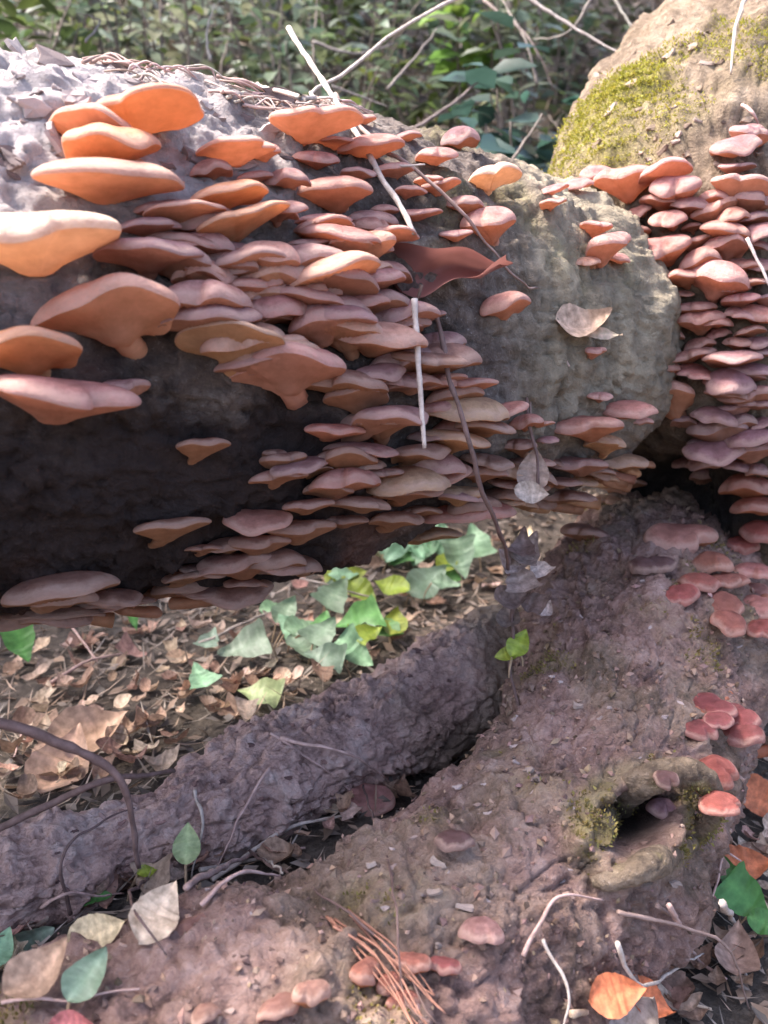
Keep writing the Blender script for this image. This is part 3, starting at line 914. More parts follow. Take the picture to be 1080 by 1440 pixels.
for k in range(26):
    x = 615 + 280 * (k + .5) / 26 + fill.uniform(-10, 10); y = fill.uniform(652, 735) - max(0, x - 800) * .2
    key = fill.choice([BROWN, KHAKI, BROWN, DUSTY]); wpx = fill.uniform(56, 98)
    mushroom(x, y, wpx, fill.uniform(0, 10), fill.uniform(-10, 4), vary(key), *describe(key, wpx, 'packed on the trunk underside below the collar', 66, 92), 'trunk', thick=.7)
for k in range(30):
    x = fill.uniform(300, 640); y = fill.uniform(330, 560)
    if y > 560 - max(0, 420 - x) * .9 or x > 560 + (y - 330) * .35: continue
    key = fill.choice([DUSTY, PINK, CORAL, PEACH]); wpx = fill.uniform(72, 138)
    mushroom(x, y, wpx, fill.uniform(-4, 10), fill.uniform(-6, 12), vary(key), *describe(key, wpx, 'crowded on the trunk left of the white hanging stick', 70, 100), 'trunk', deep=.8, thick=.75)

for k in range(18):
    x = fill.uniform(190, 470); y = fill.uniform(350, 545)
    if y > 640 - (470 - x) * .75: continue
    key = fill.choice([PEACH, PINK, DUSTY]); wpx = fill.uniform(96, 148)
    mushroom(x, y, wpx, fill.uniform(2, 12), fill.uniform(-6, 8), vary(key), *describe(key, wpx, 'over the dark hollow on the trunk flank', 100, 122), 'trunk', deep=.8, thick=.85)

L3 = ('small coral pink mushroom in the crowded patch below the mossy limb', 'crowded coral mushrooms below the mossy limb')
CLUS = [(945,241,80),(838,246,52),(813,261,46),(776,267,40),(777,287,46),(902,256,78),(960,268,82),(1005,281,62),(1000,298,64),(838,322,54),(858,348,62),(925,356,82),
 (945,312,64),(975,320,34),(1020,328,62),(982,343,52),(1032,349,54),(990,369,78),(1000,394,74),(955,393,62),(926,417,58),(1037,424,62),(978,438,64),(980,454,72),
 (946,474,68),(986,487,48),(1010,471,44),(1040,444,66),(1066,446,50),(1033,485,44),(1058,467,44),(975,502,60),(920,523,70),(972,525,50),(942,563,86),
 (1040,376,60),(1060,400,60),(1020,412,50),(900,300,46),(965,292,56),(925,285,60),(1020,455,56),(870,365,44),(890,335,50),(905,380,50),(935,437,50),(960,415,46),(1030,310,50)]
for i, e in enumerate(CLUS):
    cy = e[1]
    key = PINK if e[0] < 870 else (CORAL if (i % 3) else PINK)
    colr = vary(key, .15)
    zone = ('at the crack between collar and mossy limb' if e[0] < 880 else 'just below the moss patch of the limb' if cy < 330 else
            'in the middle of the crowded patch on the limb' if cy < 460 else 'at the bottom of the crowded patch on the limb')
    mushroom(e[0] + random.uniform(-3, 3), cy, e[2] * random.uniform(.85, 1.25), 20 if e == (942,563,86) else random.uniform(-20, 14), random.uniform(-12, 16), colr, *describe(key, e[2], zone, 52, 75), only=('limb' if e[0] > 880 else None), thick=.95)
L4 = ('dusky purple pink mushroom at the shaded outer edge of the crowded patch', 'dusky mushrooms at the edge of the crowded patch')
DUSK = [(1052,191,56),(1045,213,62),(1050,236,58),(1068,180,36),(1042,262,62),(1060,286,62),(1066,306,58),(1072,326,50),(1074,348,50),(1020,510,72),(1042,526,54),(1064,532,52),
 (1052,500,54),(1072,482,46),(1010,554,78),(1042,562,62),(1022,540,62),(1068,572,50),(1004,588,62),(1046,596,54),(1074,594,44),(998,636,80),(1062,640,54),(985,622,44),(1030,662,62),
 (1010,650,60),(1050,615,60),(1000,612,60),(975,600,50),(1074,424,44),(1074,380,40),(1074,660,50),(960,655,44),(1030,575,50),(1020,630,50),(985,668,60)]
for e in DUSK:
    key = DUSTY if random.random() < .6 else PURPLE
    zone = 'in the dusky column beside bare limb bark' if e[1] < 250 else 'in the dusky edge of the crowded patch' if e[1] < 500 else 'in the shadow over the black gap under the fork'
    mushroom(e[0] + random.uniform(-14, 14), e[1] + random.uniform(-4, 4), e[2] * random.uniform(.75, 1.35), random.uniform(-22, 18), random.uniform(-14, 14), vary(key, .15), *describe(key, e[2], zone, 52, 70), only='limb', thick=.85)

L5 = ('rust red mushroom clustered at the dark foot of the limb', 'rust red mushrooms at the foot of the limb')
FOOT = [(1056,690,84,-6,RUST),(1062,716,74,-4,RUST),(1066,750,66,-10,RED),(1012,797,58,-6,RUST),(1014,821,54,-6,RUST),(1020,852,68,-20,RUST),(1020,879,62,-20,RUST),
 (1062,806,58,-6,CORAL),(1062,836,64,-18,CORAL),(1066,858,64,-16,CORAL),(1068,888,56,-14,RED),(1040,770,50,-16,RED),(960,822,62,-8,RED),(955,842,58,-20,RED),(1045,820,50,-20,RUST)]
for e in FOOT:
    mushroom(e[0], e[1], e[2], e[3], random.uniform(-4, 8), vary(e[4]), *describe(e[4], e[2], 'clustered at the dark foot of the limb', 58, 70), thick=1.05)
mushroom(950, 766, 100, -10, 2, vary(CORAL), 'torn flat coral mushroom over a black gap at the limb foot', L5[1])
for e in [(905,800,44,-10),(930,797,50,-8)]:
    mushroom(e[0], e[1], e[2], e[3], 0, vary(DARKP), 'blackish shrivelled mushroom under the torn coral one', 'blackish mushrooms under the torn one')
L6 = ('dark crimson mushroom in the tight stack above the knot hole', 'crimson stack above the knot hole')
for e in [(1000,998,68,-14),(1042,1015,62,-8),(990,1014,50,-8),(995,1032,60,-8),(1036,1034,66,-6),(1025,1000,50,-12)]:
    mushroom(*e, random.uniform(-3, 5), vary(CRIMSON), *L6, thick=1.0)
KNOT = [(935,1098,40,-26,0,DARKP,'small dark purple mushroom on the top rim of the knot hole'),(932,1141,48,-6,0,PURPLE,'purple mushroom sticking out of the knot hole'),
 (1003,1134,66,-8,4,RED,'red mushroom on the outer rim of the knot hole'),(1008,1090,70,-26,10,RED,'shiny red mushroom beside the dark purple one on the knot rim'),
 (1062,1096,56,-14,10,RED,'red mushroom next to the orange dead leaf by the knot'),
 (528,1128,76,-10,-10,PINK,'pink mushroom wedged where the thin log meets the lower limb'),
 (628,1184,58,8,0,DARKP,'small dark purple mushroom alone on the lower limb'),(672,1310,66,6,2,DUSTY,'dusty pink mushroom by the pale chip on the lower limb'),
 (270,1312,62,-14,0,BROWN,'brown mushroom at the tip of a dark twig on the ground edge')]
for e in KNOT:
    mushroom(*e[:5], vary(e[5], .05), e[6], 'mushrooms on the lower limb', thick=1.1)
L7 = ('dull pink button mushroom low on the front of the lower limb', 'button mushrooms on the front of the lower limb')
for e in [(512,1374,56,8,RUST),(578,1358,54,10,RUST),(630,1362,50,12,CRIMSON),(572,1412,54,4,RUST),(425,1402,58,8,BROWN),(385,1424,66,8,BROWN),(285,1430,50,8,BROWN),(548,1388,46,8,RUST)]:
    mushroom(e[0], e[1], e[2], e[3], random.uniform(-6, 6), vary(e[4]), *describe(e[4], e[2], 'low on the front of the lower limb by rust twigs', 58, 70), thick=1.5, deep=.8)

# ------------------------------------------------------------------ leaves
def leaf_mesh(kind, k, mat, curl=0.0):
    r = random.Random(500 + k)
    n_ = 22
    L_, R_, Mid = [], [], []
    for i in range(n_ + 1):
        t = i / n_
        if kind == 'oval': hw = 0.34 * math.sin(math.pi * t ** 0.8) ** 0.9
        elif kind == 'lance': hw = 0.16 * math.sin(math.pi * t ** 0.75)
        else:   # heart / ivy shape
            hw = 0.5 * (max(0, 1 - t)) ** 0.75 * (1 - math.exp(-t * 16)) * (1 + 0.10 * math.cos(t * 12)) + 0.10 * math.exp(-((t - .05) / .07) ** 2)
        hw *= 1 + r.uniform(-.025, .025)
        if i in (0, n_): hw = 0.004
        zz = curl * (t - .5) ** 2 * 1.6 + 0.05 * math.sin(t * 5 + r.random())
        fold = 0.20 + curl * 0.5
        Mid.append((t - .5, 0, zz))
        wv = .05 * math.sin(t * 9 + k)
        L_.append((t - .5 - hw * .12, hw, zz + hw * fold + wv)); R_.append((t - .5 - hw * .12, -hw, zz + hw * fold - wv))
    v = []
    for i in range(n_ + 1):
        l, m_, q = Vector(L_[i]), Vector(Mid[i]), Vector(R_[i])
        v += [l, (l + m_) / 2 - Vector((0, 0, .015)), m_, (q + m_) / 2 - Vector((0, 0, .015)), q]
    f = []
    for i in range(n_):
        for j in range(4):
            f.append((i * 5 + j, i * 5 + j + 1, (i + 1) * 5 + j + 1, (i + 1) * 5 + j))
    me = new_mesh('blade', v, f, mat)
    at = me.attributes.new('shade', 'FLOAT_COLOR', 'POINT')
    sh = []
    for i in range(n_ + 1):
        for j in range(5):
            s = 1.4 if j == 2 else (1.12 if (i + (j in (0, 4))) % 4 == 0 else .95)
            sh.append((s, s, s, 1))
    at.data.foreach_set('color', np.array(sh, np.float32).ravel())
    return me

IVY = [leaf_mesh('ivy', k, M_GREEN, 0.1 * k) for k in range(4)]
OVALG = [leaf_mesh('oval', 10 + k, M_GREEN, 0.15 * k) for k in range(3)]
DEADM = [leaf_mesh('oval', 20 + k, M_DEAD, 0.25 + 0.22 * k) for k in range(5)] + [leaf_mesh('ivy', 30 + k, M_DEAD, 0.4 + 0.3 * k) for k in range(3)]
LANCE = [leaf_mesh('lance', 40 + k, M_GREEN, 0.2 * k) for k in range(3)]

def tube_mesh(name, pts, radii, mat, sides=7, jitter=0.0):
    n_ = max(14, 9 * len(pts))
    sp_, s = spline([(p, q) for p, q in zip(pts, radii)], n_)
    c, r = sp_[:, :3], np.maximum(sp_[:, 3], 0.0003)
    if jitter:
        c = c + jitter * np.stack([fbm(c, 30, 2, 3), fbm(c, 30, 2, 4), fbm(c, 30, 2, 6)], 1)
        r = r * (1 + 0.35 * fbm(c, 90, 3, 8))
    T, A_, B_ = frames(c)
    v, f = [], []
    for i in range(n_):
        for j in range(sides):
            a_ = 2 * math.pi * j / sides
            v.append(c[i] + (A_[i] * math.cos(a_) + B_[i] * math.sin(a_)) * r[i])
    for i in range(n_ - 1):
        for j in range(sides):
            f.append((i * sides + j, i * sides + (j + 1) % sides, (i + 1) * sides + (j + 1) % sides, (i + 1) * sides + j))
    f.append(tuple(range(sides))[::-1]); f.append(tuple((n_ - 1) * sides + j for j in range(sides)))
    return v, f

def pos(px, py, spec):
    """spec > 0: depth in metres; spec <= 0: lies -spec metres in front of what the pixel shows"""
    if spec > 0:
        return P(px, py, spec)
    h = cast(px, py)
    if h is None: return P(px, py, 1.2)
    return h[0] + h[1] * (-spec)

def twig(pts, rpx, colr, label, cat='twig', group=None, name='twig', taper=0.4, jitter=0.0035, parent=None):
    ps = [pos(*p) for p in pts]
    base = ps[0]
    d = np.mean([proj(p)[2] for p in ps])
    r0 = rpx * d / F
    n_ = len(ps)
    rs = [r0 * (1 - (1 - taper) * i / (n_ - 1)) for i in range(n_)]
    v, f = tube_mesh(name, ps, rs, M_WOOD, 7, jitter)
    o = link(name, new_mesh(name, np.array(v) - np.array(base), f, M_WOOD))
    o.location = base
    o.color = (*colr, 1)
    tag(o, label, cat, group)
    return o

def leaf(px, py, size, colr, label, meshes, spec=-0.012, az=None, pitch=0.0, roll=0.0, cat='leaf', group=None, name='green_leaf', stalk=0.0, face=0.0):
    p = pos(px, py, spec)
    h = cast(px, py)
    d = proj(p)[2]
    s = size * d / F
    nrm = (h[1] if h and spec <= 0 else Vector((0, 0, 1)))
    nrm = (nrm * (1 - face) + (CAM - p).normalized() * face).normalized()
    R = frame_from(nrm, Vector((1, 0.0, 0)), random.uniform(0, 6.28) if az is None else rad(az)) @ Matrix.Rotation(rad(pitch), 3, 'Y') @ Matrix.Rotation(rad(roll), 3, 'X')
    o = link(name, None, None, Matrix.Translation(p) @ R.to_4x4())
    o.empty_display_size = 0.02
    tag(o, label, cat, group)
    q = link('blade', random.choice(meshes), o, Matrix.Diagonal((s, s, s, 1)))
    q.color = (*colr, 1)
    if stalk:
        e = Vector((-.5 * s, 0, 0))
        end = o.matrix_world.inverted() @ (p + R @ e * 1.0 - Vector((0, 0, stalk)) + R @ Vector((-.3 * stalk, 0, 0)))
        v, f = tube_mesh('stalk', [e + Vector((.02 * s, 0, 0)), e.lerp(end, .5) + Vector((-.1 * stalk, 0, 0)), end], [0.0016, .0014, .0012], M_WOOD, 5)
        k_ = link('stalk', new_mesh('stalk', v, f, M_WOOD), o)
        k_.color = (0.35, 0.25, 0.16, 1)
    return o

G1 = (0.13, 0.30, 0.10); G2 = (0.26, 0.42, 0.27); G3 = (0.23, 0.31, 0.23); GY = (0.28, 0.34, 0.05); GB = (0.10, 0.26, 0.07)
GREENS = [
 (455,925,80,G3,'pale green ivy leaf standing over the thin log',IVY,60,0.05,.5),(500,905,90,G1,'bright green ivy leaf in the clump behind the thin log',IVY,200,.05,.5),
 (420,910,70,G2,'soft green ivy leaf beside the clump behind the thin log',IVY,20,.04,.4),(500,940,85,G2,'ivy leaf bent over the top edge of the thin log',IVY,-40,.03,.5),
 (450,945,80,G3,'whitish green ivy leaf touching the reddish bark of the thin log',IVY,170,.03,.5),
 (600,840,95,G3,'large silvery green leaf on the litter beyond the thin log',OVALG,40,.04,.6),(550,850,70,GY,'yellow green leaf next to the large silvery one',OVALG,160,.04,.4),
 (345,940,95,G3,'pale ivy leaf on litter left of the green clump',IVY,200,.04,.5),(365,990,85,(0.42,.46,.26),'yellowish ivy leaf with reddish stalk on the thin log',IVY,170,.02,.4),
 (480,830,60,G2,'dull green leaf in the shade under the trunk',OVALG,10,.04,.4),(460,850,60,G3,'pale leaf lying in the shade under the trunk',OVALG,80,.03,.4),
 (670,790,75,G2,'green leaf standing under the trunk by the hanging vine',IVY,100,.06,.6),(630,815,60,GY,'yellow green leaf under the trunk by the hanging vine',OVALG,60,.05,.5),
 (190,905,70,GB,'bright green leaf hanging below the trunk edge over litter',LANCE,-70,.06,.6),(120,895,55,G2,'grey green leaf below the trunk edge',OVALG,-60,.05,.5),
 (35,952,80,GB,'folded green leaf under the trunk beside dead twigs',IVY,-60,.06,.6),(285,985,70,G2,'dim grey green leaf at the near end of the litter gap',IVY,120,.04,.4),
 (268,1205,75,(0.34,.42,.20),'upright yellow green seedling leaf before the thin log',OVALG,92,.05,.8),(145,1385,105,G3,'big pale blue green leaf on litter beside the lower limb',OVALG,60,.02,.6),
 (35,1285,95,G3,'pale green leaf on litter near the thin log end',IVY,20,.03,.5),(140,1283,60,GB,'small vivid green leaf in the litter',IVY,10,.02,.4),(205,1260,40,GY,'tiny yellow green leaf by the dark twig',OVALG,30,.03,.4),
 (5,1370,90,G2,'grey green leaf at the edge of the litter',OVALG,80,.03,.5),(330,870,55,G2,'dark green leaf in the shadow under trunk mushrooms',IVY,40,.05,.4),
 (1045,1310,105,GB,'glossy bright green leaf beside orange dead leaves',IVY,-50,.05,.7),(1025,1285,60,GB,'smaller glossy green leaf above the bright one',IVY,100,.06,.7),(1075,1340,70,GB,'half hidden green leaf beside the glossy ones',OVALG,-30,.04,.6),
 (730,905,62,GY,'backlit yellow green leaf on the hanging vine',OVALG,60,-1.08,.7),(712,920,46,GY,'smaller yellow green leaf on the hanging vine',OVALG,190,-1.08,.6),
 (390,880,60,G2,'dusty green leaf on litter beyond the ivy clump',OVALG,10,.03,.4),(300,920,55,G3,'pale small leaf on litter beyond the ivy clump',IVY,80,.03,.4),
]
for (x, y, s, c_, lab, ms, az, lift, face) in GREENS:
    leaf(x, y, s * .76, vary(c_, .12), lab, ms, spec=(-lift if lift >= 0 else -lift), az=az, face=face, stalk=(lift + .012 if lift > 0 else 0.02))
gn = random.Random(77)
for k in range(22):
    x = gn.uniform(400, 690); y = gn.uniform(785, 930) - (x - 540) * .08
    hh = cast(x, y)
    if hh is None or hh[3] != 'ground': continue
    ci = gn.randrange(4)
    sz = gn.uniform(34, 66)
    lab = '%s %s leaf low in the patch under the trunk' % ('large' if sz > 52 else 'small', ['pale', 'dull green', 'grey green', 'yellow green'][ci])
    leaf(x, y, sz, vary([G3, G1, G2, GY][ci], .15), lab, IVY if gn.random() < .6 else OVALG, spec=-gn.uniform(.015, .06), az=gn.uniform(0, 360), face=gn.uniform(.1, .6), stalk=.05, group=lab.replace('leaf', 'leaves', 1))
# grass-like blades under the trunk
for i in range(16):
    leaf(rr.uniform(530, 620), rr.uniform(755, 800), rr.uniform(50, 90), vary(G2), 'narrow grey green blade in the tuft under the trunk', LANCE, spec=-0.05, az=rr.uniform(40, 140), face=.7,
         cat='grass blade', group='tuft of narrow blades under the trunk', name='grass_blade', stalk=.05)

# special dead leaves
OR = (0.62, 0.20, 0.09); TAN = (0.45, 0.31, 0.22); PALEB = (0.62, 0.50, 0.38); MAR = (0.30, 0.14, 0.13); GREYB = (0.30, 0.24, 0.22)
SPEC = [(845,1402,85,OR,'bright orange dead leaf under a grey curled one',DEADM[:2],-.03,10,.5),(905,1385,100,(0.38,.33,.31),'grey papery curled leaf lying on the orange leaf',DEADM[4:7],-.035,60,.45),
 (1040,1252,85,OR,'orange dead leaf above the glossy green leaf',DEADM[:2],-.04,0,.4),(1062,1135,80,OR,'bright orange dead leaf hanging by the knot hole',DEADM[:2],-.02,-40,.5),
 (885,1420,80,OR,'orange dead leaf tucked beneath the grey papery one',DEADM[:2],-.02,-20,.4),
 (1030,1370,90,(0.42,.28,.22),'crumpled brown leaf among dry stems',DEADM[3:5],-.02,70,.3),(130,1432,70,(0.5,.17,.17),'reddish leaf at the foot of the lower limb',DEADM[:2],-.02,0,.4),
 (215,1305,100,PALEB,'cream dead leaf beside the dark thin twig',DEADM[:2],-.015,70,.5),(150,1320,80,(0.66,.56,.36),'yellowish cream dead leaf in the litter',DEADM[:2],-.015,20,.4),
 (70,1390,100,TAN,'tan curled dead leaf next to the big pale green leaf',DEADM[2:5],-.02,50,.5),(90,1095,120,(0.55,.37,.28),'broad tan dead leaf under the forked dark twig',DEADM[:3],-.015,80,.5),
 (130,1050,110,(0.52,.36,.27),'tan dead leaf leaning behind the forked dark twig',DEADM[:3],-.02,30,.5)]
for (x, y, s, c_, lab, ms, spec, az, face) in SPEC:
    leaf(x, y, s, c_, lab, ms, spec=spec, az=az, face=face, name='dead_leaf')

# big curled brown leaf caught on the trunk
def cup_leaf():
    p = P(614, 378, 0.895)
    o = link('dead_leaf', None); o.location = p
    o.scale = (1.1, 1.1, 1.15)
    tag(o, 'large curled maroon brown dead leaf caught among the trunk mushrooms', 'leaf')
    nu, nv = 34, 14
    v, f = [], []
    for i in range(nu):
        t = i / (nu - 1)
        x = -0.060 + 0.125 * t
        top = 0.016 + 0.006 * math.sin(t * 4) - 0.006 * t           # back edge
        lip = -0.004 - 0.026 * math.exp(-((t - .34) / .22) ** 2) - 0.004 * math.exp(-((t - .75) / .2) ** 2)
        pinch = min(1, 5 * t, 5 * (1 - t)) ** .7
        lip = top + (lip - top) * (.15 + .85 * pinch)
        for j in range(nv):
            q = j / (nv - 1)
            z = top + (lip - top) * q + .003 * math.sin(11 * t + 3 * q)
            y = -.012 + .034 * math.sin(math.pi * q) * (.25 + .75 * pinch) + .004 * math.sin(8 * t + 5 * q)
            if q > .85: y -= .008 * (q - .85) / .15; z += .004 * (q - .85) / .15
            v.append((x + .004 * math.sin(q * 6 + t * 5), y, z))
    for i in range(nu - 1):
        for j in range(nv - 1):
            f.append((i * nv + j, i * nv + j + 1, (i + 1) * nv + j + 1, (i + 1) * nv + j))
    me = shade_attr(new_mesh('blade', v, f, M_DEAD))
    q = link('blade', me, o); q.color = (0.33, 0.15, 0.135, 1)
    v, f = tube_mesh('stalk', [Vector((-.014, -.012, -.014)), Vector((-.018, -.012, -.026)), Vector((-.026, -.010, -.036))], [.002, .0016, .0012], M_WOOD, 6)
    k_ = link('stalk', new_mesh('stalk', v, f, M_WOOD), o); k_.color = (0.2, .13, .1, 1)
cup_leaf()
# dry scraps
leaf(820, 462, 78, (0.50, 0.38, 0.30), 'dry tan leaf scrap stuck to the ribbed collar', DEADM[3:5], spec=1.06, az=8, face=.6, name='dead_leaf')
leaf(845, 470, 60, (0.55, 0.42, 0.34), 'thin pointed dry leaf scrap beside the tan one on the collar', LANCE[:1], spec=1.05, az=-6, face=.6, name='dead_leaf')
leaf(750, 662, 66, (0.42, 0.32, 0.27), 'dangling dry leaf on the thin strings by the trunk underside', DEADM[:2], spec=1.04, az=84, face=.9, name='dead_leaf')
leaf(748, 695, 50, (0.50, 0.42, 0.36), 'pale dry leaf tip below the dangling leaf', DEADM[:2], spec=1.03, az=-10, face=.7, name='dead_leaf')
for (x, y, s, c_, az) in [(742,780,60,GREYB,60),(730,815,62,GREYB,100),(722,845,58,(0.2,.15,.14),20),(756,800,40,(0.55,.47,.44),120),(768,860,30,(0.5,.42,.4),60),(715,870,50,(0.22,.17,.15),80),(745,850,48,(.18,.13,.12),150),(728,795,46,(.4,.33,.32),10),(735,770,50,(.16,.11,.1),80)]:
    leaf(x, y, s, c_, 'shrivelled grey brown leaf in the clump on the hanging vine', DEADM[3:], spec=1.07 + random.uniform(-.02, .02), az=az, face=.6, name='dead_leaf', group='shrivelled leaves on the hanging vine')

# ------------------------------------------------------------------ sticks, vines and twigs
WH = (0.48, 0.41, 0.36); BR = (0.15, 0.095, 0.085); MB_ = (0.30, 0.21, 0.18); PK = (0.5, 0.34, 0.30)
twig([(405,38,1.10),(452,112,1.02),(500,185,.955),(545,262,.895),(584,326,.862)], 4.6, WH, 'pale bare stick leaning down across the trunk mushrooms', 'stick', name='stick', taper=.75, jitter=.002)
twig([(583,420,.85),(587,500,.85),(592,570,.855),(596,630,.86)], 4.6, (0.60,.51,.45), 'short white stick hanging below the curled brown leaf', 'stick', name='stick', taper=.6, jitter=.001)
twig([(690,-25,1.75),(600,18,1.6),(530,64,1.5),(490,100,1.42),(440,126,1.3),(385,134,-.006),(330,110,-.006),(280,92,-.004)], 2.2, WH, 'long pale curved vine arching over the trunk crest', 'vine', name='vine')
twig([(612,440,.89),(634,530,.885),(656,612,.885),(676,682,.90),(702,748,.96),(714,800,1.05),(722,880,1.08),(718,950,1.08),(746,1032,1.06),(787,1130,-.0)], 3.6, BR, 'long dark hanging vine with shrivelled leaves', 'vine', name='vine', taper=.7)
twig([(470,135,1.02),(530,200,.95),(600,250,.93),(652,302,.93),(692,350,.95),(730,393,.98),(772,412,1.06)], 3.4, MB_, 'brown twig trailing from the trunk crest to the collar', name='twig')
twig([(766,432,1.08),(785,478,1.06),(801,515,1.06)], 3.4, (0.42,.31,.26), 'short tan twig leaning on the ribbed collar')
twig([(438,193,.97),(465,224,.95),(494,256,.94)], 5, MB_, 'stubby brown twig among the upper trunk mushrooms')
twig([(540,232,.93),(570,232,.92),(596,231,.93)], 2.5, WH, 'tiny pale twig crossing the leaning stick')
twig([(500,180,1.03),(560,190,1.06),(622,230,1.1),(700,300,1.05)], 2.4, MB_, 'thin twig over the trunk crest near the purple mushroom')
twig([(716,320,1.08),(721,430,1.06),(733,520,1.05),(741,580,1.03),(754,640,1.03),(757,700,1.03)], 2.6, BR, 'dark string like stem hanging before the collar', 'vine', name='vine', taper=.8)
twig([(736,325,1.08),(738,440,1.06),(744,560,1.04),(752,640,1.035)], 2.0, MB_, 'second thinner stem hanging before the collar', 'vine', name='vine', taper=.8)
twig([(-40,1008,.76),(60,1034,.78),(148,1078,.80),(176,1122,.81),(196,1218,.84)], 8.5, BR, 'dark forked twig reaching over the litter, upper prong', 'twig', taper=.45)
twig([(-40,1182,.84),(70,1132,.84),(150,1099,.835),(245,1084,.92)], 6.5, BR, 'dark straight twig crossing under the forked one', 'twig', taper=.5)
GT = 'pale thin twigs strewn around the logs'
for i, (pts, r_, c_, lab) in enumerate([
 ([(190,1230,-.02),(222,1285,-.03),(247,1342,-.01)], 3, BR, 'short dark twig by the cream dead leaf'),
 ([(378,1032,-.004),(440,1075,-.006),(500,1127,-.01)], 2.6, PK, 'pinkish runner down the side of the thin log'),
 ([(395,1036,-.006),(478,1062,-.02),(552,1112,-.01)], 2.8, PK, 'longer pinkish runner reaching the wedged pink mushroom'),
 ([(275,1118,-.006),(292,1168,-.02),(286,1215,-.02)], 3.2, WH, 'bent pale stalk beside the upright seedling leaf'),
 ([(288,1188,-.03),(370,1184,-.03),(398,1238,-.01)], 3.6, WH, 'pale elbow shaped twig in the gap between the logs'),
 ([(382,1082,-.008),(348,1165,-.03),(300,1215,-.02)], 2.4, PK, 'thin stem crossing the dark gap between the logs'),
 ([(300,1215,-.02),(420,1180,-.02),(500,1155,-.01)], 4, WH, 'pale stick lying in the gap under the thin log'),
 ([(270,1255,-.01),(350,1225,-.02),(430,1205,-.012)], 4.5, (0.4,.28,.25), 'brown stick lying along the lower limb edge'),
 ([(290,1275,-.008),(340,1245,-.012),(400,1235,-.008)], 4, PK, 'pinkish stick beside the brown one on the limb edge'),
 ([(360,1180,-.02),(440,1270,-.012),(540,1345,-.012),(600,1440,-.02)], 2.6, BR, 'long dark stem draped over the lower limb'),
 ([(508,1125,-.02),(545,1250,-.02),(582,1370,-.03),(590,1450,-.04)], 2.2, BR, 'thin dark stem rising from the button mushrooms'),
 ([(1018,1015,1.1),(1018,1110,1.05),(1017,1200,1.02),(990,1285,1.0)], 3.2, PK, 'thin pinkish stem hanging past the knot hole'),
 ([(1013,1195,1.01),(1042,1212,1.0)], 2.6, PK, 'tiny side shoot on the stem by the knot'),
 ([(737,1340,-.01),(775,1268,-.008),(832,1266,-.01)], 3.2, PK, 'bent pale twig on the flank of the lower limb'),
 ([(760,1325,-.01),(788,1380,-.02),(790,1450,-.02)], 3.0, WH, 'pale twig under the flank of the lower limb'),
 ([(835,1322,-.03),(905,1364,-.04),(985,1368,-.03)], 3.6, WH, 'pale stick above the grey papery leaf'),
 ([(905,1325,-.05),(975,1374,-.03),(1020,1400,-.02)], 4, PK, 'tan stick crossing the pale one beside the papery leaf'),
 ([(978,1280,-.05),(1025,1335,-.04),(1050,1400,-.02)], 5, WH, 'pale broken stick before the glossy green leaf'),
 ([(905,1312,-.04),(975,1365,-.05)], 3, MB_, 'brown stick in the dark gap below the knot'),
 ([(850,1300,-.02),(960,1320,-.04),(1050,1440,-.02)], 3, MB_, 'long brown stem in the dark gap below the knot'),
 ([(800,1440,-.02),(900,1435,-.03),(1000,1442,-.02)], 5, (0.5,.38,.28), 'thick tan stick on the litter below the papery leaf'),
 ([(0,868,-.05),(40,900,-.06)], 3, PK, 'twig stub under the trunk edge'),
 ([(75,885,-.06),(100,905,-.06),(140,945,-.02)], 3.2, PK, 'tan twig leaning under the trunk edge'),
 ([(75,975,-.02),(120,955,-.03),(175,942,-.03)], 3.2, PK, 'curved tan twig on litter under the trunk'),
 ([(250,870,-.10),(300,872,-.10),(400,868,-.09),(520,872,-.05)], 3, WH, 'straight pale stem running through the ivy clump'),
 ([(285,928,-.03),(340,905,-.04),(395,885,-.04)], 2.8, WH, 'pale stem behind the pale ivy leaf'),
 ([(40,1020,-.01),(20,1100,-.04)], 2, PK, 'upright straw by the forked twig'),
 ([(60,1262,-.01),(100,1255,-.02),(160,1258,-.02)], 3, PK, 'pink stem lying before the thin log'),
 ([(100,1310,-.02),(110,1220,-.05),(175,1160,-.03)], 3, BR, 'thin brown shoot curving over the thin log'),
 ([(10,1420,-.01),(110,1405,-.02),(190,1398,-.01)], 3, PK, 'straw beside the big pale green leaf'),
 ([(1060,-10,-.05),(1048,60,-.04),(1028,112,-.01)], 4, (.5,.4,.32), 'pale twig standing on the mossy limb'),
 ([(0,48,-.004),(80,52,-.012),(150,76,-.004)], 5, WH, 'pale strip of fibre along the trunk crest'),
 ([(1040,150,-.006),(1050,170,-.02),(1065,185,-.01)], 3, PK, 'short shoot above the dusky mushrooms'),
 ([(1050,335,1.15),(1070,375,1.14),(1095,420,1.14)], 3, (.5,.42,.4), 'grey twig against the dusky mushrooms'),
 ]):
    twig(pts, r_, c_, lab)
for i in range(9):
    x0 = rr.uniform(455, 500)
    twig([(x0, 1285 + rr.uniform(0, 25), -.008), (x0 + 55 + rr.uniform(-8, 8), 1360, -.02), (x0 + 120 + rr.uniform(-14, 20), 1445, -.03)], 2.2, (0.33, 0.16, 0.11),
         'rust brown dry twig in the sheaf over the button mushrooms', 'twig', 'sheaf of rust brown stems', 'dry_twig', jitter=.0015)
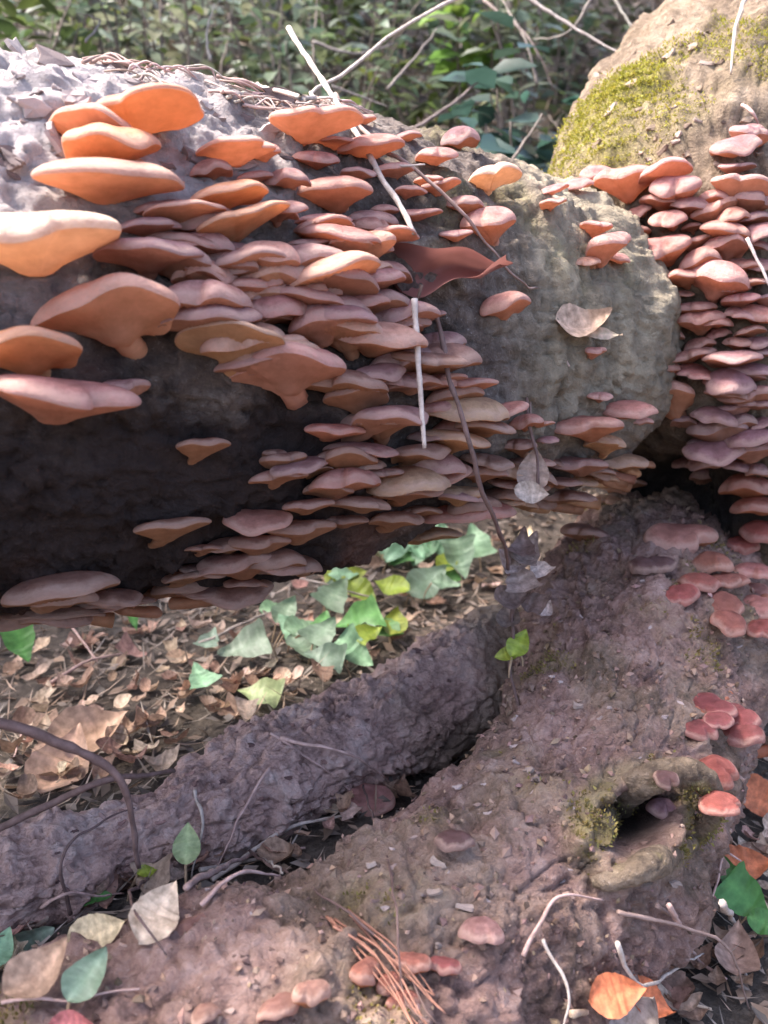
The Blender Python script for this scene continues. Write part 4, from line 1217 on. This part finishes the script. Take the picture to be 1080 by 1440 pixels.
# straw-like fibres on top of the trunk
def on_trunk(px, py, lift):
    for k in range(12):
        q = cast(px, py + 6 * k)
        if q and q[3].startswith('trunk'):
            h_ = q[0] + q[1] * lift
            a_ = proj(h_)
            return (a_[0], a_[1], a_[2])
    return None
for i in range(60):
    x0 = rr.uniform(110, 460)
    y0 = 62 + (x0 - 110) * 0.20 + rr.uniform(0, 40)
    L_ = rr.uniform(30, 90)
    pp = [on_trunk(x0, y0, .003), on_trunk(x0 + L_ * .5, y0 + L_ * .1 + rr.uniform(-6, 10), .010), on_trunk(x0 + L_, y0 + L_ * .25 + rr.uniform(-8, 12), .003)]
    if None in pp or max(q[2] for q in pp) - min(q[2] for q in pp) > .12: continue
    ci = i % 3
    lab = ['pale dry fibre lying on the flaking crest of the trunk', 'brown dry fibre lying on the flaking crest of the trunk', 'pinkish dry fibre lying on the flaking crest of the trunk'][ci]
    twig(pp, rr.uniform(1.5, 3), vary([WH, MB_, PK][ci]), lab, 'dry fibre', lab.replace('fibre', 'fibres'), 'dry_fibre')

# ------------------------------------------------------------------ dead leaves on the forest floor (individual, in view)
cols = [TAN, (0.55, .40, .30), (0.38, .25, .18), PALEB, (0.30, .19, .14), (0.48, .30, .24), (0.62, .48, .40)]
cnt = 0
for i in range(1400):
    if cnt >= 230: break
    x, y = rr.uniform(-5, 1085), rr.uniform(745, 1445)
    h = cast(x, y)
    if h is None or h[3] != 'ground': continue
    cnt += 1
    sz = rr.uniform(0.022, 0.055) * F / (h[0] - CAM).dot(FWD)
    ci = rr.randrange(7)
    where = ('%s %s dead leaf in the litter ' % ('large' if sz > 44 else 'small', ['tan', 'light tan', 'brown', 'cream', 'dark brown', 'reddish brown', 'pale pinkish'][ci])
             + ('beneath the trunk' if y < 1010 else ('before the thin log' if x < 500 else 'below the knot hole')))
    leaf(x, y, sz, vary(tuple(.85 * q for q in cols[ci]), .15), where, DEADM, spec=-rr.uniform(.004, .02), pitch=rr.uniform(-25, 25), roll=rr.uniform(-25, 25), name='dead_leaf', group=where.replace('dead leaf', 'dead leaves'))

# litter nobody could count: leaf scraps, crumbs and needles over the floor and the bank
def litter(name, n_, xr, yr, size, kind, colr, label, lift=0.008):
    v, f, sh = [], [], []
    xs = RNG.uniform(*xr, n_); ys = yr[0] + (yr[1] - yr[0]) * RNG.random(n_) ** 1.3
    zs = ground_z(xs, ys)
    for x, y, z in zip(xs, ys, zs):
        s = RNG.uniform(*size)
        a_ = RNG.uniform(0, 6.28); e1 = np.array([math.cos(a_), math.sin(a_), RNG.normal(0, .35)]); e2 = np.array([-math.sin(a_), math.cos(a_), RNG.normal(0, .35)])
        c_ = np.array([x, y, z + RNG.uniform(0.0, lift)])
        b0 = len(v)
        if kind == 'leaf':
            cu = RNG.uniform(-.1, .35)
            up = np.array([0, 0, 1.0])
            v += [c_ - e1 * s, c_ + e2 * s * .45 + up * s * cu, c_ + e1 * s + up * s * cu * .6, c_ - e2 * s * .45 + up * s * cu]
            f += [(b0, b0 + 1, b0 + 2), (b0, b0 + 2, b0 + 3)]
            k_ = 4
        else:
            v += [c_ - e1 * s, c_ + e2 * s * .05, c_ + e1 * s + np.array([0, 0, s * .3]), c_ - e2 * s * .05]
            f += [(b0, b0 + 1, b0 + 2, b0 + 3)]
            k_ = 4
        q = RNG.uniform(.45, 1.35); w_ = RNG.uniform(-.12, .12)
        sh += [(q * (1 + w_), q, q * (1 - w_), 1)] * k_
    o = link(name, new_mesh(name, v, f, M_LITTER, False))
    at = o.data.attributes.new('shade', 'FLOAT_COLOR', 'POINT'); at.data.foreach_set('color', np.array(sh, np.float32).ravel())
    o.color = (*colr, 1)
    tag(o, label, 'leaf litter', kind='stuff')
litter('leaf_litter', 16000, (-1.8, 1.8), (0.25, 3.0), (.005, .02), 'leaf', (0.29, .225, .18), 'brown leaf scraps and crumbs covering the forest floor', .015)
litter('needle_litter', 12000, (-1.8, 1.8), (0.25, 3.0), (.012, .04), 'needle', (0.44, .35, .28), 'thin dry straws scattered over the forest floor', .02)
litter('bank_litter', 14000, (-7, 7), (2.6, 12), (.03, .08), 'leaf', (0.20, .17, .145), 'grey brown leaf litter on the bank behind the tree', .05)

litter('ground_cover', 15000, (-6, 6), (2.3, 10), (.02, .06), 'leaf', (0.12, .155, .075), 'low grey green ground cover spreading over the bank', .16)
litter('bank_straw', 6000, (-5, 5), (2.2, 8), (.05, .16), 'needle', (0.30, .26, .22), 'dry grey stalks tangled over the bank', .2)

# ------------------------------------------------------------------ background: shrubs and trees on the bank, added shade saplings
def leafy(name, label, base, h, spread, n_leaf, size, colr, stems=4, trunk_c=(0.16, .13, .11), group='shrubs on the bank', r0=.008, leafk=.5, low=.15):
    o = thing(name, label, 'shrub', base, group)
    tips = []
    for k_ in range(stems):
        a_ = RNG.uniform(0, 6.28); q = spread * RNG.uniform(.3, .9)
        t_ = Vector((q * math.cos(a_), q * math.sin(a_), h * RNG.uniform(.65, 1)))
        mid = t_ * .5 + Vector((RNG.normal(0, .1) * spread, RNG.normal(0, .1) * spread, h * .08))
        pth = [Vector((RNG.normal(0, .02), RNG.normal(0, .02), -.05)), mid, t_]
        v, f = tube_mesh('stem', pth, [r0, r0 * .7, r0 * .3], M_WOOD, 6, .01)
        s_ = link('stem', new_mesh('stem', v, f, M_WOOD), o); s_.color = (*trunk_c, 1)
        tips.append(pth)
    v, f, sh = [], [], []
    for i in range(n_leaf):
        pth = tips[RNG.integers(len(tips))]
        t = RNG.uniform(low, 1.0)
        p = (pth[0].lerp(pth[1], t * 2) if t < .5 else pth[1].lerp(pth[2], t * 2 - 1))
        p = np.array(p) + RNG.normal(0, spread * .22, 3)
        a_ = RNG.uniform(0, 6.28)
        d = np.array([math.cos(a_), math.sin(a_), RNG.uniform(-.5, .3)]); d /= np.linalg.norm(d)
        nn = np.array([RNG.normal(0, .4), RNG.normal(0, .4) - .2, 1]); sd_ = np.cross(nn, d); sd_ /= np.linalg.norm(sd_); up_ = np.cross(d, sd_)
        s = size * RNG.uniform(.55, 1.25); b0 = len(v)
        v += [p, p + d * s * .3 + sd_ * s * leafk * .42 + up_ * s * .06, p + d * s * .65 + sd_ * s * leafk * .36 + up_ * s * .02, p + d * s - up_ * s * .12, p + d * s * .65 - sd_ * s * leafk * .36 + up_ * s * .02, p + d * s * .3 - sd_ * s * leafk * .42 + up_ * s * .06, p + d * s * .5 - up_ * s * .01]
        f += [(b0, b0 + 1, b0 + 6), (b0 + 1, b0 + 2, b0 + 6), (b0 + 2, b0 + 3, b0 + 6), (b0 + 3, b0 + 4, b0 + 6), (b0 + 4, b0 + 5, b0 + 6), (b0 + 5, b0, b0 + 6)]
        q = RNG.uniform(.55, 1.4); w_ = RNG.uniform(-.15, .15)
        sh += [(q * (1 + w_), q, q * (1 - w_), 1)] * 7
    k_ = link('foliage', new_mesh('foliage', v, f, M_BUSH), o); k_.color = (*colr, 1)
    at = k_.data.attributes.new('shade', 'FLOAT_COLOR', 'POINT'); at.data.foreach_set('color', np.array(sh, np.float32).ravel())
    return o

def at_bank(px, y_world):
    x = (px - 540) / F * (y_world / cp)
    return Vector((x, y_world, gz(x, y_world)))

leafy('shrub', 'dark blue green broad leaved shrub between the trunk and the mossy limb', at_bank(752, 2.5), 1.0, .26, 170, .12, (0.04, .075, .058), 6, leafk=.7, low=.3)
leafy('shrub', 'bright green leafy shrub above the trunk crest', at_bank(660, 4.0), 1.0, .22, 90, .12, (0.17, .27, .06), 4, leafk=.7, low=.5)
leafy('shrub', 'dim blue green shrub beside the dark broad leaved one', at_bank(830, 3.4), .85, .30, 110, .11, (0.06, .12, .09), 5, leafk=.65)
leafy('shrub', 'yellow green sprig showing above the mossy limb', at_bank(900, 4.4), 2.0, .3, 80, .12, (0.22, .34, .06), 4, low=.55)
shade_sap = Vector((-1.55, 1.95, gz(-1.55, 1.95)))
leafy('shade_sapling', 'leafy young tree added out of view to shade the litter', shade_sap, 2.5, .62, 1100, .11, (0.10, .17, .05), 9, group='young trees added for shade', r0=.014, leafk=.6, low=.55)  # added out of frame so its foliage shades the litter, not the crest
shade_sap = Vector((-1.15, 2.35, gz(-1.15, 2.35)))
leafy('shade_sapling', 'slender young tree added beside the leafy one for shade', shade_sap, 2.3, .5, 700, .11, (0.11, .16, .05), 7, group='young trees added for shade', r0=.012, leafk=.6, low=.6)  # unseen foliage added to widen that shade on the litter
bgl = ['grey green shrub on the bank behind the trunk', 'olive green shrub on the bank behind the trunk', 'pale dusty green shrub on the bank behind the trunk']
bgc = [(0.09, .12, .075), (0.10, .13, .04), (0.18, .20, .15)]
for i in range(48):
    k_ = i % 3
    y_ = RNG.uniform(2.9, 6.5)
    leafy('shrub', bgl[k_], at_bank(RNG.uniform(-250, 900), y_), RNG.uniform(.5, 1.2), RNG.uniform(.25, .5), 120, RNG.uniform(.07, .13), tuple(np.array(bgc[k_]) * RNG.uniform(.8, 1.2)), 5, group=bgl[k_].replace('shrub', 'shrubs'))
for i in range(14):
    k_ = i % 3
    y_ = RNG.uniform(1.9, 6)
    side = -1 if i % 2 else 1
    leafy('shrub', ['small shrub on the bank at the far side of the clearing', 'spindly shrub on the bank off to the side', 'low shrub on the bank off to the side'][k_], Vector((side * RNG.uniform(1.8, 4.5), y_, gz(side * 3, y_))), RNG.uniform(.4, 1.0), .35, 90, .10, bgc[k_], 5, group='shrubs off to the side ' + str(k_))

def tree_trunk(px, y_, r_, h, colr, label, lean=0.0):
    b_ = at_bank(px, y_)
    o = thing('tree', label, 'tree', b_, 'trees on the bank')
    pth = [Vector((0, 0, -.2)), Vector((lean * .3, 0, h * .3)), Vector((lean * .6, .1, h * .65)), Vector((lean, .1, h))]
    v, f, _ = log_mesh([(p, q) for p, q in zip(pth, [r_ * 1.25, r_, r_ * .85, r_ * .6])], 60, 20, bark_disp(int(px) % 90 + 3, .03, .012, .0, .01, (3, 20)))
    t_ = link('trunk', new_mesh('trunk', v, f, M_TREE), o)
    # crown
    vv, ff, sh = [], [], []
    for i in range(900):
        z_ = h * RNG.uniform(.55, 1.25); q = RNG.normal(0, h * .17, 2)
        p = np.array([lean + q[0], q[1], z_])
        a_ = RNG.uniform(0, 6.28); d = np.array([math.cos(a_), math.sin(a_), RNG.uniform(-.6, .3)]); sd_ = np.cross(d, [RNG.normal(0, .4), RNG.normal(0, .4), 1]); sd_ /= np.linalg.norm(sd_)
        s = RNG.uniform(.10, .22); b0 = len(vv)
        vv += [p, p + d * s * .5 + sd_ * s * .3, p + d * s, p + d * s * .5 - sd_ * s * .3]; ff.append((b0, b0 + 1, b0 + 2, b0 + 3))
        k2 = RNG.uniform(.6, 1.3); sh += [(k2, k2, k2, 1)] * 4
    k_ = link('crown', new_mesh('crown', vv, ff, M_BUSH), o); k_.color = (0.10, .16, .05, 1)
    at = k_.data.attributes.new('shade', 'FLOAT_COLOR', 'POINT'); at.data.foreach_set('color', np.array(sh, np.float32).ravel())
    for k2 in range(5):
        a_ = RNG.uniform(0, 6.28); z0 = h * RNG.uniform(.5, .9); e_ = Vector((lean + math.cos(a_) * h * .22, math.sin(a_) * h * .22, z0 + h * .2))
        s0 = Vector((lean * z0 / h, .05, z0))
        v, f = tube_mesh('branch', [s0, s0.lerp(e_, .5) + Vector((0, 0, .1)), e_], [r_ * .4, r_ * .25, r_ * .1], M_TREE, 6, .02)
        link('branch', new_mesh('branch', v, f, M_TREE), t_)
M_TREE = simple_mat('bark_tree', (0.06, 0.055, 0.045), (0.24, 0.22, 0.17), 14, 0.9, 0.2, 0.8, 0.02)
tree_trunk(165, 6.5, .13, 5.0, None, 'slim grey brown tree rising behind the left of the trunk')
tree_trunk(330, 8.2, .14, 6.0, None, 'grey tree standing behind the trunk crest', .3)
tree_trunk(395, 6.0, .09, 4.5, None, 'thin dark tree standing behind the leaning stick', -.2)
tree_trunk(40, 8.0, .15, 6.0, None, 'mossy green tree at the far side behind the trunk', .2)
tree_trunk(560, 9.0, .15, 6.5, None, 'far grey tree showing between the shrubs', -.3)

# bare twigs in the undergrowth
gtx = 'bare grey twigs in the undergrowth'
for i, (pts, r_) in enumerate([([(725,-15,2.1),(800,35,2.0),(872,76,1.9)],6),([(680,0,2.6),(745,55,2.5),(778,125,2.5)],4),([(835,-10,2.3),(800,45,2.3),(750,55,2.4)],4),
      ([(545,125,2.4),(580,85,2.5),(615,40,2.6)],4),([(570,190,2.2),(630,150,2.2),(690,100,2.3)],5),([(465,120,2.2),(520,140,2.2),(545,150,2.2)],3),([(720,225,1.9),(745,190,1.95),(762,160,2.0)],4),
      ([(296,85,2.0),(290,50,2.1),(302,5,2.2)],4),([(860,-10,2.4),(890,40,2.3),(900,55,2.3)],4),([(120,60,2.0),(140,30,2.1),(110,20,2.2)],3),([(440,60,2.9),(500,75,2.9),(560,60,3)],4),([(755,120,2.6),(740,60,2.6),(700,-10,2.7)],4)]):
    twig(pts, r_ * .6, vary((0.20, .17, .155)), 'bare grey twig in the undergrowth behind the trunk', group=gtx)
